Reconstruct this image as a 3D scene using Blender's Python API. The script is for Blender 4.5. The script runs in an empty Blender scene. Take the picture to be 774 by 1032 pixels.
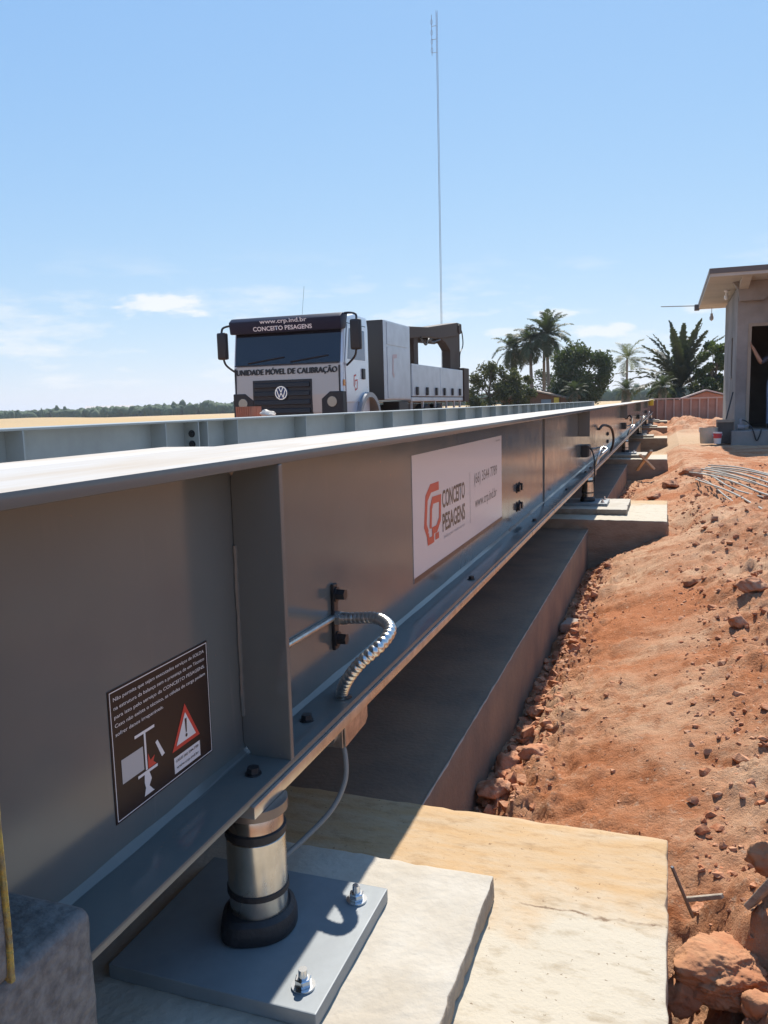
import bpy, bmesh, math, random
import numpy as np
from mathutils import Vector, Matrix
random.seed(7); RNG = np.random.default_rng(11)
R = math.radians
scene = bpy.context.scene
COL = scene.collection

# ------------------------------------------------------------------ camera
CAM_H = 0.90
def camera_basis(yaw, pitch, roll):
    f = Vector((-math.sin(yaw)*math.cos(pitch), math.cos(yaw)*math.cos(pitch), -math.sin(pitch)))
    r0 = Vector((math.cos(yaw), math.sin(yaw), 0)); u0 = r0.cross(f)
    r = r0*math.cos(roll) - u0*math.sin(roll); u = r0*math.sin(roll) + u0*math.cos(roll)
    return r, u, f
r_, u_, f_ = camera_basis(R(19.440), R(7.5626), 0.026)
cam_data = bpy.data.cameras.new('camera'); cam = bpy.data.objects.new('camera', cam_data); COL.objects.link(cam)
cam.matrix_world = Matrix(((r_.x, u_.x, -f_.x, 0), (r_.y, u_.y, -f_.y, 0), (r_.z, u_.z, -f_.z, CAM_H), (0, 0, 0, 1)))
cam_data.sensor_fit = 'HORIZONTAL'; cam_data.sensor_width = 36.0; cam_data.lens = 810/774*36.0
cam_data.clip_start = 0.02; cam_data.clip_end = 6000
scene.camera = cam

# ------------------------------------------------------------------ world, sun, exposure
SUN = Vector((-0.0875, 0.84, 1.0)).normalized()
SUN_EL = math.asin(SUN.z); SUN_AZ = math.atan2(SUN.x, SUN.y)
world = bpy.data.worlds.new('World'); scene.world = world; world.use_nodes = True
wt = world.node_tree; wt.nodes.clear()
def wn(t, **k):
    n = wt.nodes.new(t)
    for a, b in k.items(): setattr(n, a, b)
    return n
w_out = wn('ShaderNodeOutputWorld'); w_bg = wn('ShaderNodeBackground')
sky = wn('ShaderNodeTexSky', sky_type='NISHITA', sun_disc=False, sun_elevation=SUN_EL, sun_rotation=SUN_AZ,
         altitude=300, air_density=1.0, dust_density=0.1, ozone_density=1.0)
w_bg.inputs['Strength'].default_value = 0.092
CLOUDS = [((-.556, .822, .122), .115, .85), ((-.126, .987, .102), .06, .6), ((-.070, .994, .080), .08, .7), ((-.684, .726, .073), .10, .5), ((.034, .994, .099), .05, .5), ((.126, .978, .162), .05, .8), ((-.181, .980, .083), .05, .5)]
# thin fair-weather clouds low over the horizon
tc = wn('ShaderNodeTexCoord'); sep = wn('ShaderNodeSeparateXYZ'); wt.links.new(tc.outputs['Generated'], sep.inputs[0])
mp = wn('ShaderNodeMapping'); mp.inputs['Scale'].default_value = (5, 5, 22); mp.inputs['Location'].default_value = (3.1, 0.4, 0.9)
wt.links.new(tc.outputs['Generated'], mp.inputs[0])
cn = wn('ShaderNodeTexNoise'); cn.inputs['Scale'].default_value = 1.6; cn.inputs['Detail'].default_value = 8; cn.inputs['Roughness'].default_value = 0.62
wt.links.new(mp.outputs[0], cn.inputs['Vector'])
cr = wn('ShaderNodeMapRange'); cr.inputs['From Min'].default_value = 0.51; cr.inputs['From Max'].default_value = 0.74; cr.clamp = True
wt.links.new(cn.outputs['Fac'], cr.inputs['Value'])
def w_range(src, a, b, c, d):
    n = wn('ShaderNodeMapRange'); n.clamp = True; n.interpolation_type = 'SMOOTHSTEP'
    for i, v in zip((1, 2, 3, 4), (a, b, c, d)): n.inputs[i].default_value = v
    wt.links.new(src, n.inputs[0]); return n.outputs[0]
def w_math(op, a, b):
    n = wn('ShaderNodeMath', operation=op)
    for i, v in enumerate((a, b)):
        if isinstance(v, (int, float)): n.inputs[i].default_value = v
        else: wt.links.new(v, n.inputs[i])
    return n.outputs[0]
band = w_math('MULTIPLY', w_range(sep.outputs['Z'], 0.0, 0.03, 0, 1), w_range(sep.outputs['Z'], 0.08, 0.20, 1, 0))
# a few small flat clouds standing apart: where each stands, how wide, how dense
vsc = wn('ShaderNodeVectorMath', operation='MULTIPLY'); vsc.inputs[1].default_value = (1, 1, 4.6); wt.links.new(tc.outputs['Generated'], vsc.inputs[0])
cn2 = wn('ShaderNodeTexNoise'); cn2.inputs['Scale'].default_value = 24; cn2.inputs['Detail'].default_value = 9; cn2.inputs['Roughness'].default_value = .62
mp2 = wn('ShaderNodeMapping'); mp2.inputs['Scale'].default_value = (1, 1, 3.4); wt.links.new(tc.outputs['Generated'], mp2.inputs[0]); wt.links.new(mp2.outputs[0], cn2.inputs['Vector'])
puff_f = None
for d_, wd_, den_ in CLOUDS:
    vd = wn('ShaderNodeVectorMath', operation='DISTANCE'); wt.links.new(vsc.outputs[0], vd.inputs[0]); vd.inputs[1].default_value = (d_[0], d_[1], d_[2]*4.6)
    pf = w_range(w_math('ADD', w_range(vd.outputs['Value'], 0.0, wd_, 0.34, 0.0), w_math('MULTIPLY', cn2.outputs['Fac'], 0.62)), 0.44, 0.62, 0, den_)
    puff_f = pf if puff_f is None else w_math('MAXIMUM', puff_f, pf)
cl = w_math('MAXIMUM', w_math('MULTIPLY', w_math('MULTIPLY', cr.outputs[0], band), 0.85), puff_f)
cmix = wn('ShaderNodeMix', data_type='RGBA'); wt.links.new(cl, cmix.inputs['Factor'])
# the pale midday sky of the photograph: one tone curve over the whole dome
ssep = wn('ShaderNodeSeparateColor'); scomb = wn('ShaderNodeCombineColor'); wt.links.new(sky.outputs[0], ssep.inputs[0])
for i, (a_, g_) in enumerate(((1.43, .65), (2.40, .45), (4.91, .20))): wt.links.new(w_math('MULTIPLY', w_math('POWER', ssep.outputs[i], g_), a_), scomb.inputs[i])
wt.links.new(scomb.outputs[0], cmix.inputs['A']); cmix.inputs['B'].default_value = (7.6, 7.7, 7.8, 1)
wt.links.new(cmix.outputs['Result'], w_bg.inputs['Color']); wt.links.new(w_bg.outputs[0], w_out.inputs[0])

sun_data = bpy.data.lights.new('sun', 'SUN'); sun_data.energy = 5.0; sun_data.angle = R(0.53); sun_data.color = (1.0, 0.945, 0.86)
sun = bpy.data.objects.new('sun', sun_data); COL.objects.link(sun)
sun.rotation_euler = (-SUN).to_track_quat('-Z', 'Y').to_euler(); sun.location = SUN*60
vs = scene.view_settings
vs.view_transform = 'Standard'; vs.look = 'None'; vs.gamma = 1.0; vs.use_curve_mapping = False; vs.exposure = 0.50

# ------------------------------------------------------------------ materials
MATS = {}
def mat(name, color=(.5, .5, .5), rough=.6, metal=0.0, var=0.0, var_scale=6.0, color2=None, bump=0.0, bump_scale=60.0,
        spec=.5, coat=0.0, rough_var=0.0, stretch=(1, 1, 1), detail=6, trans=0.0, contrast=(.35, .65), backlit=0.0):
    if name in MATS: return MATS[name]
    m = bpy.data.materials.new(name); m.use_nodes = True; nt = m.node_tree; N = nt.nodes; L = nt.links
    b = N['Principled BSDF']
    b.inputs['Base Color'].default_value = (*color, 1); b.inputs['Roughness'].default_value = rough; b.inputs['Metallic'].default_value = metal
    b.inputs['Specular IOR Level'].default_value = spec; b.inputs['Coat Weight'].default_value = coat; b.inputs['Coat Roughness'].default_value = .08
    b.inputs['Transmission Weight'].default_value = trans
    tcn = N.new('ShaderNodeTexCoord'); mpn = N.new('ShaderNodeMapping'); mpn.inputs['Scale'].default_value = stretch
    L.new(tcn.outputs['Object'], mpn.inputs[0])
    if var or color2:
        n = N.new('ShaderNodeTexNoise'); n.inputs['Scale'].default_value = var_scale; n.inputs['Detail'].default_value = detail; n.inputs['Roughness'].default_value = .62
        L.new(mpn.outputs[0], n.inputs['Vector'])
        rp = N.new('ShaderNodeMapRange'); rp.inputs[1].default_value = contrast[0]; rp.inputs[2].default_value = contrast[1]; rp.clamp = True
        L.new(n.outputs['Fac'], rp.inputs[0])
        c2 = color2 or tuple(max(0, c*(1-var)) for c in color)
        mx = N.new('ShaderNodeMix'); mx.data_type = 'RGBA'
        mx.inputs['A'].default_value = (*color, 1); mx.inputs['B'].default_value = (*c2, 1)
        L.new(rp.outputs[0], mx.inputs['Factor']); L.new(mx.outputs['Result'], b.inputs['Base Color'])
    if rough_var:
        n3 = N.new('ShaderNodeTexNoise'); n3.inputs['Scale'].default_value = 9; n3.inputs['Detail'].default_value = 5
        L.new(mpn.outputs[0], n3.inputs['Vector'])
        r3 = N.new('ShaderNodeMapRange'); r3.inputs[3].default_value = max(.02, rough-rough_var); r3.inputs[4].default_value = rough+rough_var
        r3.inputs[1].default_value = .3; r3.inputs[2].default_value = .7
        L.new(n3.outputs['Fac'], r3.inputs[0]); L.new(r3.outputs[0], b.inputs['Roughness'])
    if bump:
        n2 = N.new('ShaderNodeTexNoise'); n2.inputs['Scale'].default_value = bump_scale; n2.inputs['Detail'].default_value = 6
        L.new(mpn.outputs[0], n2.inputs['Vector'])
        bp = N.new('ShaderNodeBump'); bp.inputs['Strength'].default_value = bump; bp.inputs['Distance'].default_value = .01
        L.new(n2.outputs['Fac'], bp.inputs['Height']); L.new(bp.outputs[0], b.inputs['Normal'])
    if backlit:
        out = N['Material Output']; tr = N.new('ShaderNodeBsdfTranslucent'); tr.inputs['Color'].default_value = (color[0]*1.4, color[1]*1.5, color[2]*.7, 1)
        ms = N.new('ShaderNodeMixShader'); ms.inputs[0].default_value = backlit
        L.new(b.outputs[0], ms.inputs[1]); L.new(tr.outputs[0], ms.inputs[2]); L.new(ms.outputs[0], out.inputs[0])
    MATS[name] = m; return m

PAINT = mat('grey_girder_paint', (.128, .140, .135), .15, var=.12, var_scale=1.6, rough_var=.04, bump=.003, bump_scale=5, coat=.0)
def weather(m):
    nt = m.node_tree; N = nt.nodes; L = nt.links; b = N['Principled BSDF']; base = b.inputs['Base Color'].links[0].from_socket
    g = N.new('ShaderNodeTexCoord'); sp = N.new('ShaderNodeSeparateXYZ'); L.new(g.outputs['Object'], sp.inputs[0])
    def noise(sc, st, d=6):
        mp_ = N.new('ShaderNodeMapping'); mp_.inputs['Scale'].default_value = st; L.new(g.outputs['Object'], mp_.inputs[0]); n = N.new('ShaderNodeTexNoise'); n.inputs['Scale'].default_value = sc; n.inputs['Detail'].default_value = d; n.inputs['Roughness'].default_value = .7; L.new(mp_.outputs[0], n.inputs['Vector']); return n.outputs['Fac']
    def rng(src, a, b_, c, d):
        n = N.new('ShaderNodeMapRange'); n.clamp = True
        for i, v in zip((1, 2, 3, 4), (a, b_, c, d)): n.inputs[i].default_value = v
        L.new(src, n.inputs[0]); return n.outputs[0]
    def mul(a, b_):
        n = N.new('ShaderNodeMath'); n.operation = 'MULTIPLY'; L.new(a, n.inputs[0]); L.new(b_, n.inputs[1]); return n.outputs[0]
    def lay(f, col, under):
        mx = N.new('ShaderNodeMix'); mx.data_type = 'RGBA'; mx.inputs['B'].default_value = (*col, 1); L.new(f, mx.inputs['Factor']); L.new(under, mx.inputs['A']); return mx.outputs['Result']
    dust = mul(rng(noise(5, (1, 1, 1)), .45, .72, 0, .16), rng(sp.outputs['Z'], .30, .55, 1, .25))
    specks = mul(rng(noise(70, (1, 1, .8), 3), .67, .71, 0, .5), rng(noise(3, (1, 1, 1)), .48, .62, 0, 1))
    drips = mul(rng(noise(16, (1, 1, .10), 4), .60, .72, 0, .35), rng(noise(2.2, (1, 1, .6)), .45, .6, 0, 1))
    scr = rng(noise(34, (1, .05, 1.4), 3), .70, .73, 0, .35)
    c = lay(dust, (.26, .20, .155), base); c = lay(drips, (.20, .185, .17), c); c = lay(scr, (.24, .24, .24), c); c = lay(specks, (.30, .17, .10), c)
    L.new(c, b.inputs['Base Color'])
    rr = b.inputs['Roughness'].links[0].from_socket; ad = N.new('ShaderNodeMath'); ad.operation = 'MULTIPLY_ADD'; ad.inputs[1].default_value = .55; L.new(dust, ad.inputs[0]); L.new(rr, ad.inputs[2]); L.new(ad.outputs[0], b.inputs['Roughness'])
weather(PAINT)
DECKTOP = mat('dusty_sunlit_flange_top', (.50, .48, .445), .8, color2=(.44, .37, .29), var_scale=3.2, stretch=(3, .5, 3), rough_var=.1, bump=.03)  # dust, plus the sun's sheen painted in as a paler top
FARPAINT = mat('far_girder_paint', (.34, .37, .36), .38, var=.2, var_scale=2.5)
GALV = mat('galvanised_steel', (.62, .60, .56), .32, metal=.9, var=.25, var_scale=30, rough_var=.08)
ZINC = mat('bright_zinc', (.72, .73, .74), .22, metal=1.0)
CHROME = mat('bright_spiral_steel', (.66, .65, .62), .30, metal=1.0)
CELL = mat('load_cell_steel', (.68, .63, .55), .26, metal=.95, var=.35, var_scale=14, rough_var=.1, stretch=(1, 1, .6))
PLATE = mat('base_plate_paint', (.23, .255, .265), .42, var=.16, var_scale=12, bump=.02, rough_var=.08)
RUBBER = mat('black_rubber', (.018, .018, .02), .55, bump=.2, bump_scale=90)
BLACK = mat('black_oxide', (.02, .02, .022), .42)
CABLE = mat('grey_cable', (.22, .21, .19), .5)
BROWNP = mat('bare_steel_bracket', (.55, .45, .38), .35, metal=.8, var=.4, var_scale=40)
ABUT = mat('dark_concrete', (.10, .10, .098), .9, color2=(.185, .19, .185), var_scale=75, bump=.35, bump_scale=130)
YELLOW = mat('flaking_yellow_paint', (.42, .31, .05), .8, color2=(.22, .18, .10), var_scale=60, bump=.8, bump_scale=140)
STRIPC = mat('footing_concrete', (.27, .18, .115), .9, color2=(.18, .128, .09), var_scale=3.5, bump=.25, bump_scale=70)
STRIPEDGE = mat('footing_lip', (.44, .36, .28), .9, bump=.5)
DECKC = mat('deck_concrete', (.42, .40, .37), .85, var=.25, var_scale=3)

def concrete_pier_mat():
    m = mat('pier_concrete', (.66, .585, .475), .9); nt = m.node_tree; N = nt.nodes; L = nt.links; b = N['Principled BSDF']
    tcn = N.new('ShaderNodeTexCoord'); sp = N.new('ShaderNodeSeparateXYZ'); L.new(tcn.outputs['Object'], sp.inputs[0])
    def noise(scale, det=7, rough=.65, st=(1, 1, 1)):
        mp_ = N.new('ShaderNodeMapping'); mp_.inputs['Scale'].default_value = st; L.new(tcn.outputs['Object'], mp_.inputs[0])
        n = N.new('ShaderNodeTexNoise'); n.inputs['Scale'].default_value = scale; n.inputs['Detail'].default_value = det; n.inputs['Roughness'].default_value = rough
        L.new(mp_.outputs[0], n.inputs['Vector']); return n.outputs['Fac']
    def rng(src, a, b_, c=0, d=1):
        n = N.new('ShaderNodeMapRange'); n.clamp = True
        for i, v in zip((1, 2, 3, 4), (a, b_, c, d)): n.inputs[i].default_value = v
        L.new(src, n.inputs[0]); return n.outputs[0]
    def mth(op, a, b_):
        n = N.new('ShaderNodeMath'); n.operation = op
        for i, v in enumerate((a, b_)):
            if isinstance(v, (int, float)): n.inputs[i].default_value = v
            else: L.new(v, n.inputs[i])
        return n.outputs[0]
    # clay washed over the rear of the pier: a stain with its own ragged shape
    yy = mth('ADD', sp.outputs['Y'], mth('MULTIPLY', mth('SUBTRACT', noise(3.0), .5), .55))
    xx = mth('MULTIPLY', sp.outputs['X'], -.10)
    stain = rng(mth('ADD', yy, xx), .22, .36)
    stain = mth('MULTIPLY', stain, rng(noise(9, st=(.6, 2.4, 1)), .25, .6, .45, 1))
    mx = N.new('ShaderNodeMix'); mx.data_type = 'RGBA'; mx.inputs['A'].default_value = (.50, .435, .33, 1); mx.inputs['B'].default_value = (.47, .30, .145, 1)
    L.new(stain, mx.inputs['Factor'])
    mx2 = N.new('ShaderNodeMix'); mx2.data_type = 'RGBA'; mx2.blend_type = 'MULTIPLY'; mx2.inputs['B'].default_value = (.70, .64, .56, 1)
    L.new(rng(noise(16, st=(1, 2.2, 1)), .52, .74), mx2.inputs['Factor']); L.new(mx.outputs['Result'], mx2.inputs['A'])
    mx3 = N.new('ShaderNodeMix'); mx3.data_type = 'RGBA'; mx3.blend_type = 'MULTIPLY'; mx3.inputs['B'].default_value = (.45, .38, .32, 1)
    L.new(rng(noise(75, 3), .67, .70), mx3.inputs['Factor']); L.new(mx2.outputs['Result'], mx3.inputs['A'])
    dl = mth('ABSOLUTE', mth('SUBTRACT', mth('ADD', sp.outputs['Y'], mth('MULTIPLY', mth('SUBTRACT', noise(9, 6), .5), .06)), .335), 0)
    ck = mth('MULTIPLY', mth('MULTIPLY', rng(dl, .0015, .005, 1, 0), rng(noise(14, 3), .42, .56)), rng(sp.outputs['X'], .18, .42))
    mx4 = N.new('ShaderNodeMix'); mx4.data_type = 'RGBA'; mx4.inputs['B'].default_value = (.20, .13, .075, 1); L.new(ck, mx4.inputs['Factor']); L.new(mx3.outputs['Result'], mx4.inputs['A'])
    L.new(mx4.outputs['Result'], b.inputs['Base Color'])
    bp = N.new('ShaderNodeBump'); bp.inputs['Strength'].default_value = .5; bp.inputs['Distance'].default_value = .005
    L.new(mth('ADD', noise(13, 10, .75, (1, 1.5, 1)), mth('MULTIPLY', noise(120, 4), .5)), bp.inputs['Height']); L.new(bp.outputs[0], b.inputs['Normal'])
    return m
PIER = concrete_pier_mat()
PAD = mat('grout_pad_concrete', (.50, .455, .38), .9, color2=(.43, .375, .295), var_scale=7, bump=.30, bump_scale=60)

def dirt_mat(name, far=False):
    m = mat(name, (.4, .2, .1), .95, spec=.15); nt = m.node_tree; N = nt.nodes; L = nt.links; b = N['Principled BSDF']
    tcn = N.new('ShaderNodeTexCoord')
    def noise(scale, det=8, rough=.65):
        n = N.new('ShaderNodeTexNoise'); n.inputs['Scale'].default_value = scale; n.inputs['Detail'].default_value = det; n.inputs['Roughness'].default_value = rough
        L.new(tcn.outputs['Object'], n.inputs['Vector']); return n.outputs['Fac']
    def rng(src, a, b_, c=0, d=1):
        n = N.new('ShaderNodeMapRange'); n.clamp = True
        for i, v in zip((1, 2, 3, 4), (a, b_, c, d)): n.inputs[i].default_value = v
        L.new(src, n.inputs[0]); return n.outputs[0]
    def mix(f, a, bcol):
        mx = N.new('ShaderNodeMix'); mx.data_type = 'RGBA'
        if isinstance(f, float): mx.inputs['Factor'].default_value = f
        else: L.new(f, mx.inputs['Factor'])
        for k, v in (('A', a), ('B', bcol)):
            if isinstance(v, tuple): mx.inputs[k].default_value = (*v, 1)
            else: L.new(v, mx.inputs[k])
        return mx.outputs['Result']
    c = mix(rng(noise(1.3), .40, .60), (.43, .165, .070), (.56, .340, .205))
    c = mix(rng(noise(8), .50, .68), c, (.345, .125, .050))
    c = mix(rng(noise(45, 5), .58, .75), c, (.54, .37, .25))
    if not far:
        sp0 = N.new('ShaderNodeSeparateXYZ'); L.new(tcn.outputs['Object'], sp0.inputs[0])
        ny = N.new('ShaderNodeMath'); ny.operation = 'MULTIPLY_ADD'; ny.inputs[1].default_value = 7; L.new(noise(.7), ny.inputs[0]); L.new(sp0.outputs['Y'], ny.inputs[2])
        f1 = N.new('ShaderNodeMath'); f1.operation = 'MULTIPLY'; L.new(rng(ny.outputs[0], 18.5, 21.5), f1.inputs[0]); L.new(rng(ny.outputs[0], 26, 29, 1, 0), f1.inputs[1])
        c = mix(f1.outputs[0], c, (.52, .36, .23))
    if far:
        sp = N.new('ShaderNodeSeparateXYZ'); L.new(tcn.outputs['Object'], sp.inputs[0])
        nz = N.new('ShaderNodeMath'); nz.operation = 'MULTIPLY_ADD'; nz.inputs[1].default_value = 14; L.new(noise(.06), nz.inputs[0]); L.new(sp.outputs['Y'], nz.inputs[2])
        grass = mix(rng(noise(.05), .35, .65), (.50, .345, .175), (.46, .34, .20))
        c = mix(rng(nz.outputs[0], 48, 58), c, grass)
        nx = N.new('ShaderNodeMath'); nx.operation = 'MULTIPLY_ADD'; nx.inputs[1].default_value = 10; L.new(noise(.08), nx.inputs[0]); L.new(sp.outputs['X'], nx.inputs[2])
        c = mix(rng(nx.outputs[0], -22, -14, 1, 0), c, grass)
    L.new(c, b.inputs['Base Color'])
    bp = N.new('ShaderNodeBump'); bp.inputs['Strength'].default_value = .75; bp.inputs['Distance'].default_value = .02
    ad = N.new('ShaderNodeMath'); ad.operation = 'ADD'; L.new(noise(30, 10, .78), ad.inputs[0]); L.new(noise(95, 6, .7), ad.inputs[1])
    L.new(ad.outputs[0], bp.inputs['Height']); L.new(bp.outputs[0], b.inputs['Normal'])
    return m
DIRT = dirt_mat('red_soil'); GROUND = dirt_mat('open_ground', far=True)
CLOD = mat('soil_clod', (.43, .17, .082), .95, color2=(.50, .285, .175), var_scale=14, bump=.8, bump_scale=55, spec=.15)
CLOD2 = mat('pale_clay_clod', (.45, .235, .125), .95, color2=(.37, .155, .078), var_scale=12, bump=.7, bump_scale=40, spec=.15)

# ------------------------------------------------------------------ mesh helpers (world coordinates; obj() moves them to the parent's origin)
def B(): return bmesh.new()
def quad(bm, pts): return bm.faces.new([bm.verts.new(p) for p in pts])
def box(bm, x0, x1, y0, y1, z0, z1, bev=0.0, seg=2):
    vs_ = [bm.verts.new((x, y, z)) for x in (x0, x1) for y in (y0, y1) for z in (z0, z1)]
    fs = [(0, 1, 3, 2), (4, 6, 7, 5), (0, 4, 5, 1), (2, 3, 7, 6), (0, 2, 6, 4), (1, 5, 7, 3)]
    ff = [bm.faces.new([vs_[i] for i in f]) for f in fs]
    if bev: bmesh.ops.bevel(bm, geom=list({e for f in ff for e in f.edges}), offset=bev, segments=seg, profile=.6, affect='EDGES')
    return bm
def prism(bm, poly, axis, a, b, bev=0.0, seg=2):
    """extrude a 2-D outline along an axis: axis 'x' -> poly in (y,z); 'y' -> (x,z); 'z' -> (x,y)"""
    def P(p, t): return {'x': (t, p[0], p[1]), 'y': (p[0], t, p[1]), 'z': (p[0], p[1], t)}[axis]
    v0 = [bm.verts.new(P(p, a)) for p in poly]; v1 = [bm.verts.new(P(p, b)) for p in poly]; n = len(poly)
    ff = [bm.faces.new(v0), bm.faces.new(v1[::-1])] + [bm.faces.new([v0[i], v1[i], v1[(i+1) % n], v0[(i+1) % n]]) for i in range(n)]
    bmesh.ops.recalc_face_normals(bm, faces=ff)
    if bev: bmesh.ops.bevel(bm, geom=list({e for f in ff for e in f.edges}), offset=bev, segments=seg, profile=.6, affect='EDGES')
    return bm
def cyl(bm, p0, p1, r0, r1=None, seg=16, caps=True):
    p0 = Vector(p0); p1 = Vector(p1); r1 = r0 if r1 is None else r1
    d = (p1-p0).normalized(); a = d.orthogonal().normalized(); b = d.cross(a)
    ring = lambda p, r: [bm.verts.new(p + (a*math.cos(2*math.pi*i/seg) + b*math.sin(2*math.pi*i/seg))*r) for i in range(seg)]
    A = ring(p0, r0); C = ring(p1, r1)
    for i in range(seg): bm.faces.new([A[i], A[(i+1) % seg], C[(i+1) % seg], C[i]])
    if caps: bm.faces.new(A[::-1]); bm.faces.new(C)
    return bm
def lathe(bm, cx, cy, prof, seg=32):
    rings = [[bm.verts.new((cx+r*math.cos(2*math.pi*i/seg), cy+r*math.sin(2*math.pi*i/seg), z)) for i in range(seg)] for r, z in prof]
    for A, C in zip(rings, rings[1:]):
        for i in range(seg): bm.faces.new([A[i], A[(i+1) % seg], C[(i+1) % seg], C[i]])
    bm.faces.new(rings[0][::-1]); bm.faces.new(rings[-1]); return bm
def spline(pts, n=12):
    P = [Vector(p) for p in pts]; P = [P[0]*2-P[1]] + P + [P[-1]*2-P[-2]]; out = []
    for i in range(1, len(P)-2):
        for k in range(n):
            t = k/n; a, b, c, d = P[i-1:i+3]
            out.append(.5*((2*b) + (c-a)*t + (2*a-5*b+4*c-d)*t*t + (3*b-a-3*c+d)*t**3))
    out.append(P[-2]); return out
def tube(bm, pts, r, seg=8, rfun=None):
    pts = [Vector(p) for p in pts]; prev = None; rings = []; up = None
    for i, p in enumerate(pts):
        d = (pts[min(i+1, len(pts)-1)] - pts[max(i-1, 0)]).normalized()
        if up is None: up = d.orthogonal().normalized()
        up = (up - d*up.dot(d)).normalized(); b = d.cross(up); rr = rfun(i) if rfun else r
        rings.append([bm.verts.new(p + (up*math.cos(2*math.pi*k/seg) + b*math.sin(2*math.pi*k/seg))*rr) for k in range(seg)])
    for A, C in zip(rings, rings[1:]):
        for k in range(seg): bm.faces.new([A[k], A[(k+1) % seg], C[(k+1) % seg], C[k]])
    bm.faces.new(rings[0][::-1]); bm.faces.new(rings[-1]); return bm
def hexbolt(bm, c, axis, r, h):
    """hex head standing on point c along axis"""
    c = Vector(c); a = Vector(axis)
    cyl(bm, c, c+a*h*.18, r*1.28, seg=20); cyl(bm, c+a*h*.18, c+a*h, r, r*.96, seg=6)
    return bm
ORIGIN = {}
def obj(name, bm, m, parent=None, smooth=False, label=None, kind=None, angle=35):
    me = bpy.data.meshes.new(name)
    if isinstance(bm, bmesh.types.BMesh):
        o0 = ORIGIN.get(parent.name, Vector()) if parent else Vector()
        if o0.length: bmesh.ops.translate(bm, verts=bm.verts, vec=-o0)
        bm.to_mesh(me); bm.free()
    else: me = bm
    if smooth:
        me.polygons.foreach_set('use_smooth', [True]*len(me.polygons))
        if angle: me.set_sharp_from_angle(angle=R(angle))
    for mm in (m if isinstance(m, (list, tuple)) else [m]): me.materials.append(mm)
    o = bpy.data.objects.new(name, me); COL.objects.link(o)
    if parent: o.parent = parent; ORIGIN[o.name] = ORIGIN.get(parent.name, Vector())
    if label: o['label'] = label
    if kind: o['kind'] = kind
    return o
def thing(name, label, cat, loc=(0, 0, 0), group=None):
    o = bpy.data.objects.new(name, None); COL.objects.link(o); o.location = loc; o.empty_display_size = .1
    o['label'] = label; o['category'] = cat
    if group: o['group'] = group
    ORIGIN[o.name] = Vector(loc); return o
def tag(o, label, cat, group=None):
    o['label'] = label; o['category'] = cat
    if group: o['group'] = group
    return o
def copy_tree(o, parent=None):
    c = o.copy(); COL.objects.link(c); c.parent = parent
    for ch in [x for x in COL.objects if x.parent == o]: copy_tree(ch, c)
    return c
def copy_thing(o, loc, label):
    c = copy_tree(o); c.location = loc; c['label'] = label; return c
def structure(o): o['kind'] = 'structure'; return o

def text_mesh(body, w, h, place, bold=0.0, depth=.0):
    """flat lettering fitted to w x h, mapped by place(u, v) with u right and v up from the lower left corner"""
    cu = bpy.data.curves.new('lettering', 'FONT'); cu.body = body; cu.size = 1; cu.offset = bold; cu.resolution_u = 3; cu.fill_mode = 'FRONT'
    o = bpy.data.objects.new('lettering_source', cu); COL.objects.link(o)
    dg = bpy.context.evaluated_depsgraph_get(); me = bpy.data.meshes.new_from_object(o.evaluated_get(dg))
    bpy.data.objects.remove(o); bpy.data.curves.remove(cu)
    bm = bmesh.new(); bm.from_mesh(me); bpy.data.meshes.remove(me)
    xs = [v.co.x for v in bm.verts]; ys = [v.co.y for v in bm.verts]
    x0, x1, y0, y1 = min(xs), max(xs), min(ys), max(ys)
    for v in bm.verts: v.co = Vector(place((v.co.x-x0)/(x1-x0)*w, (v.co.y-y0)/(y1-y0)*h))
    return bm
def ribbon(bm, pts, wd, place):
    """flat mitred stroke through 2-D points"""
    n = len(pts); P = [Vector(p) for p in pts]; Lf = []; Rt = []
    for i in range(n):
        d0 = (P[i]-P[i-1]).normalized() if i else (P[1]-P[0]).normalized()
        d1 = (P[i+1]-P[i]).normalized() if i < n-1 else d0
        if not i: d0 = d1
        t = (d0+d1).normalized(); nn = Vector((-t.y, t.x)); k = wd/2/max(.4, nn.dot(Vector((-d0.y, d0.x))))
        Lf.append(P[i]+nn*k); Rt.append(P[i]-nn*k)
    for i in range(n-1): quad(bm, [place(*Rt[i]), place(*Rt[i+1]), place(*Lf[i+1]), place(*Lf[i])])
def poly(bm, pts, place): return bm.faces.new([bm.verts.new(place(*p)) for p in pts])

def _hash(ix, iy, s): 
    n = (ix.astype(np.int64)*374761393 + iy.astype(np.int64)*668265263 + s*1442695041) & 0xffffffff
    n = ((n ^ (n >> 13))*1274126177) & 0xffffffff
    return ((n ^ (n >> 16)) & 0xffff)/65535.0
def vnoise(x, y, s=0):
    ix = np.floor(x); iy = np.floor(y); fx = x-ix; fy = y-iy
    fx = fx*fx*fx*(fx*(fx*6-15)+10); fy = fy*fy*fy*(fy*(fy*6-15)+10)
    a = _hash(ix, iy, s); b = _hash(ix+1, iy, s); c = _hash(ix, iy+1, s); d = _hash(ix+1, iy+1, s)
    return (a+(b-a)*fx)*(1-fy) + (c+(d-c)*fx)*fy
def fbm(x, y, s=0, o=4, g=.5):
    t = 0; a = 1; w = 0
    for k in range(o): t = t + a*vnoise(x*2**k, y*2**k, s+k*17); w += a; a *= g
    return t/w - .5
def sstep(x, a, b): t = np.clip((x-a)/(b-a), 0, 1); return t*t*(3-2*t)

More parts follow.
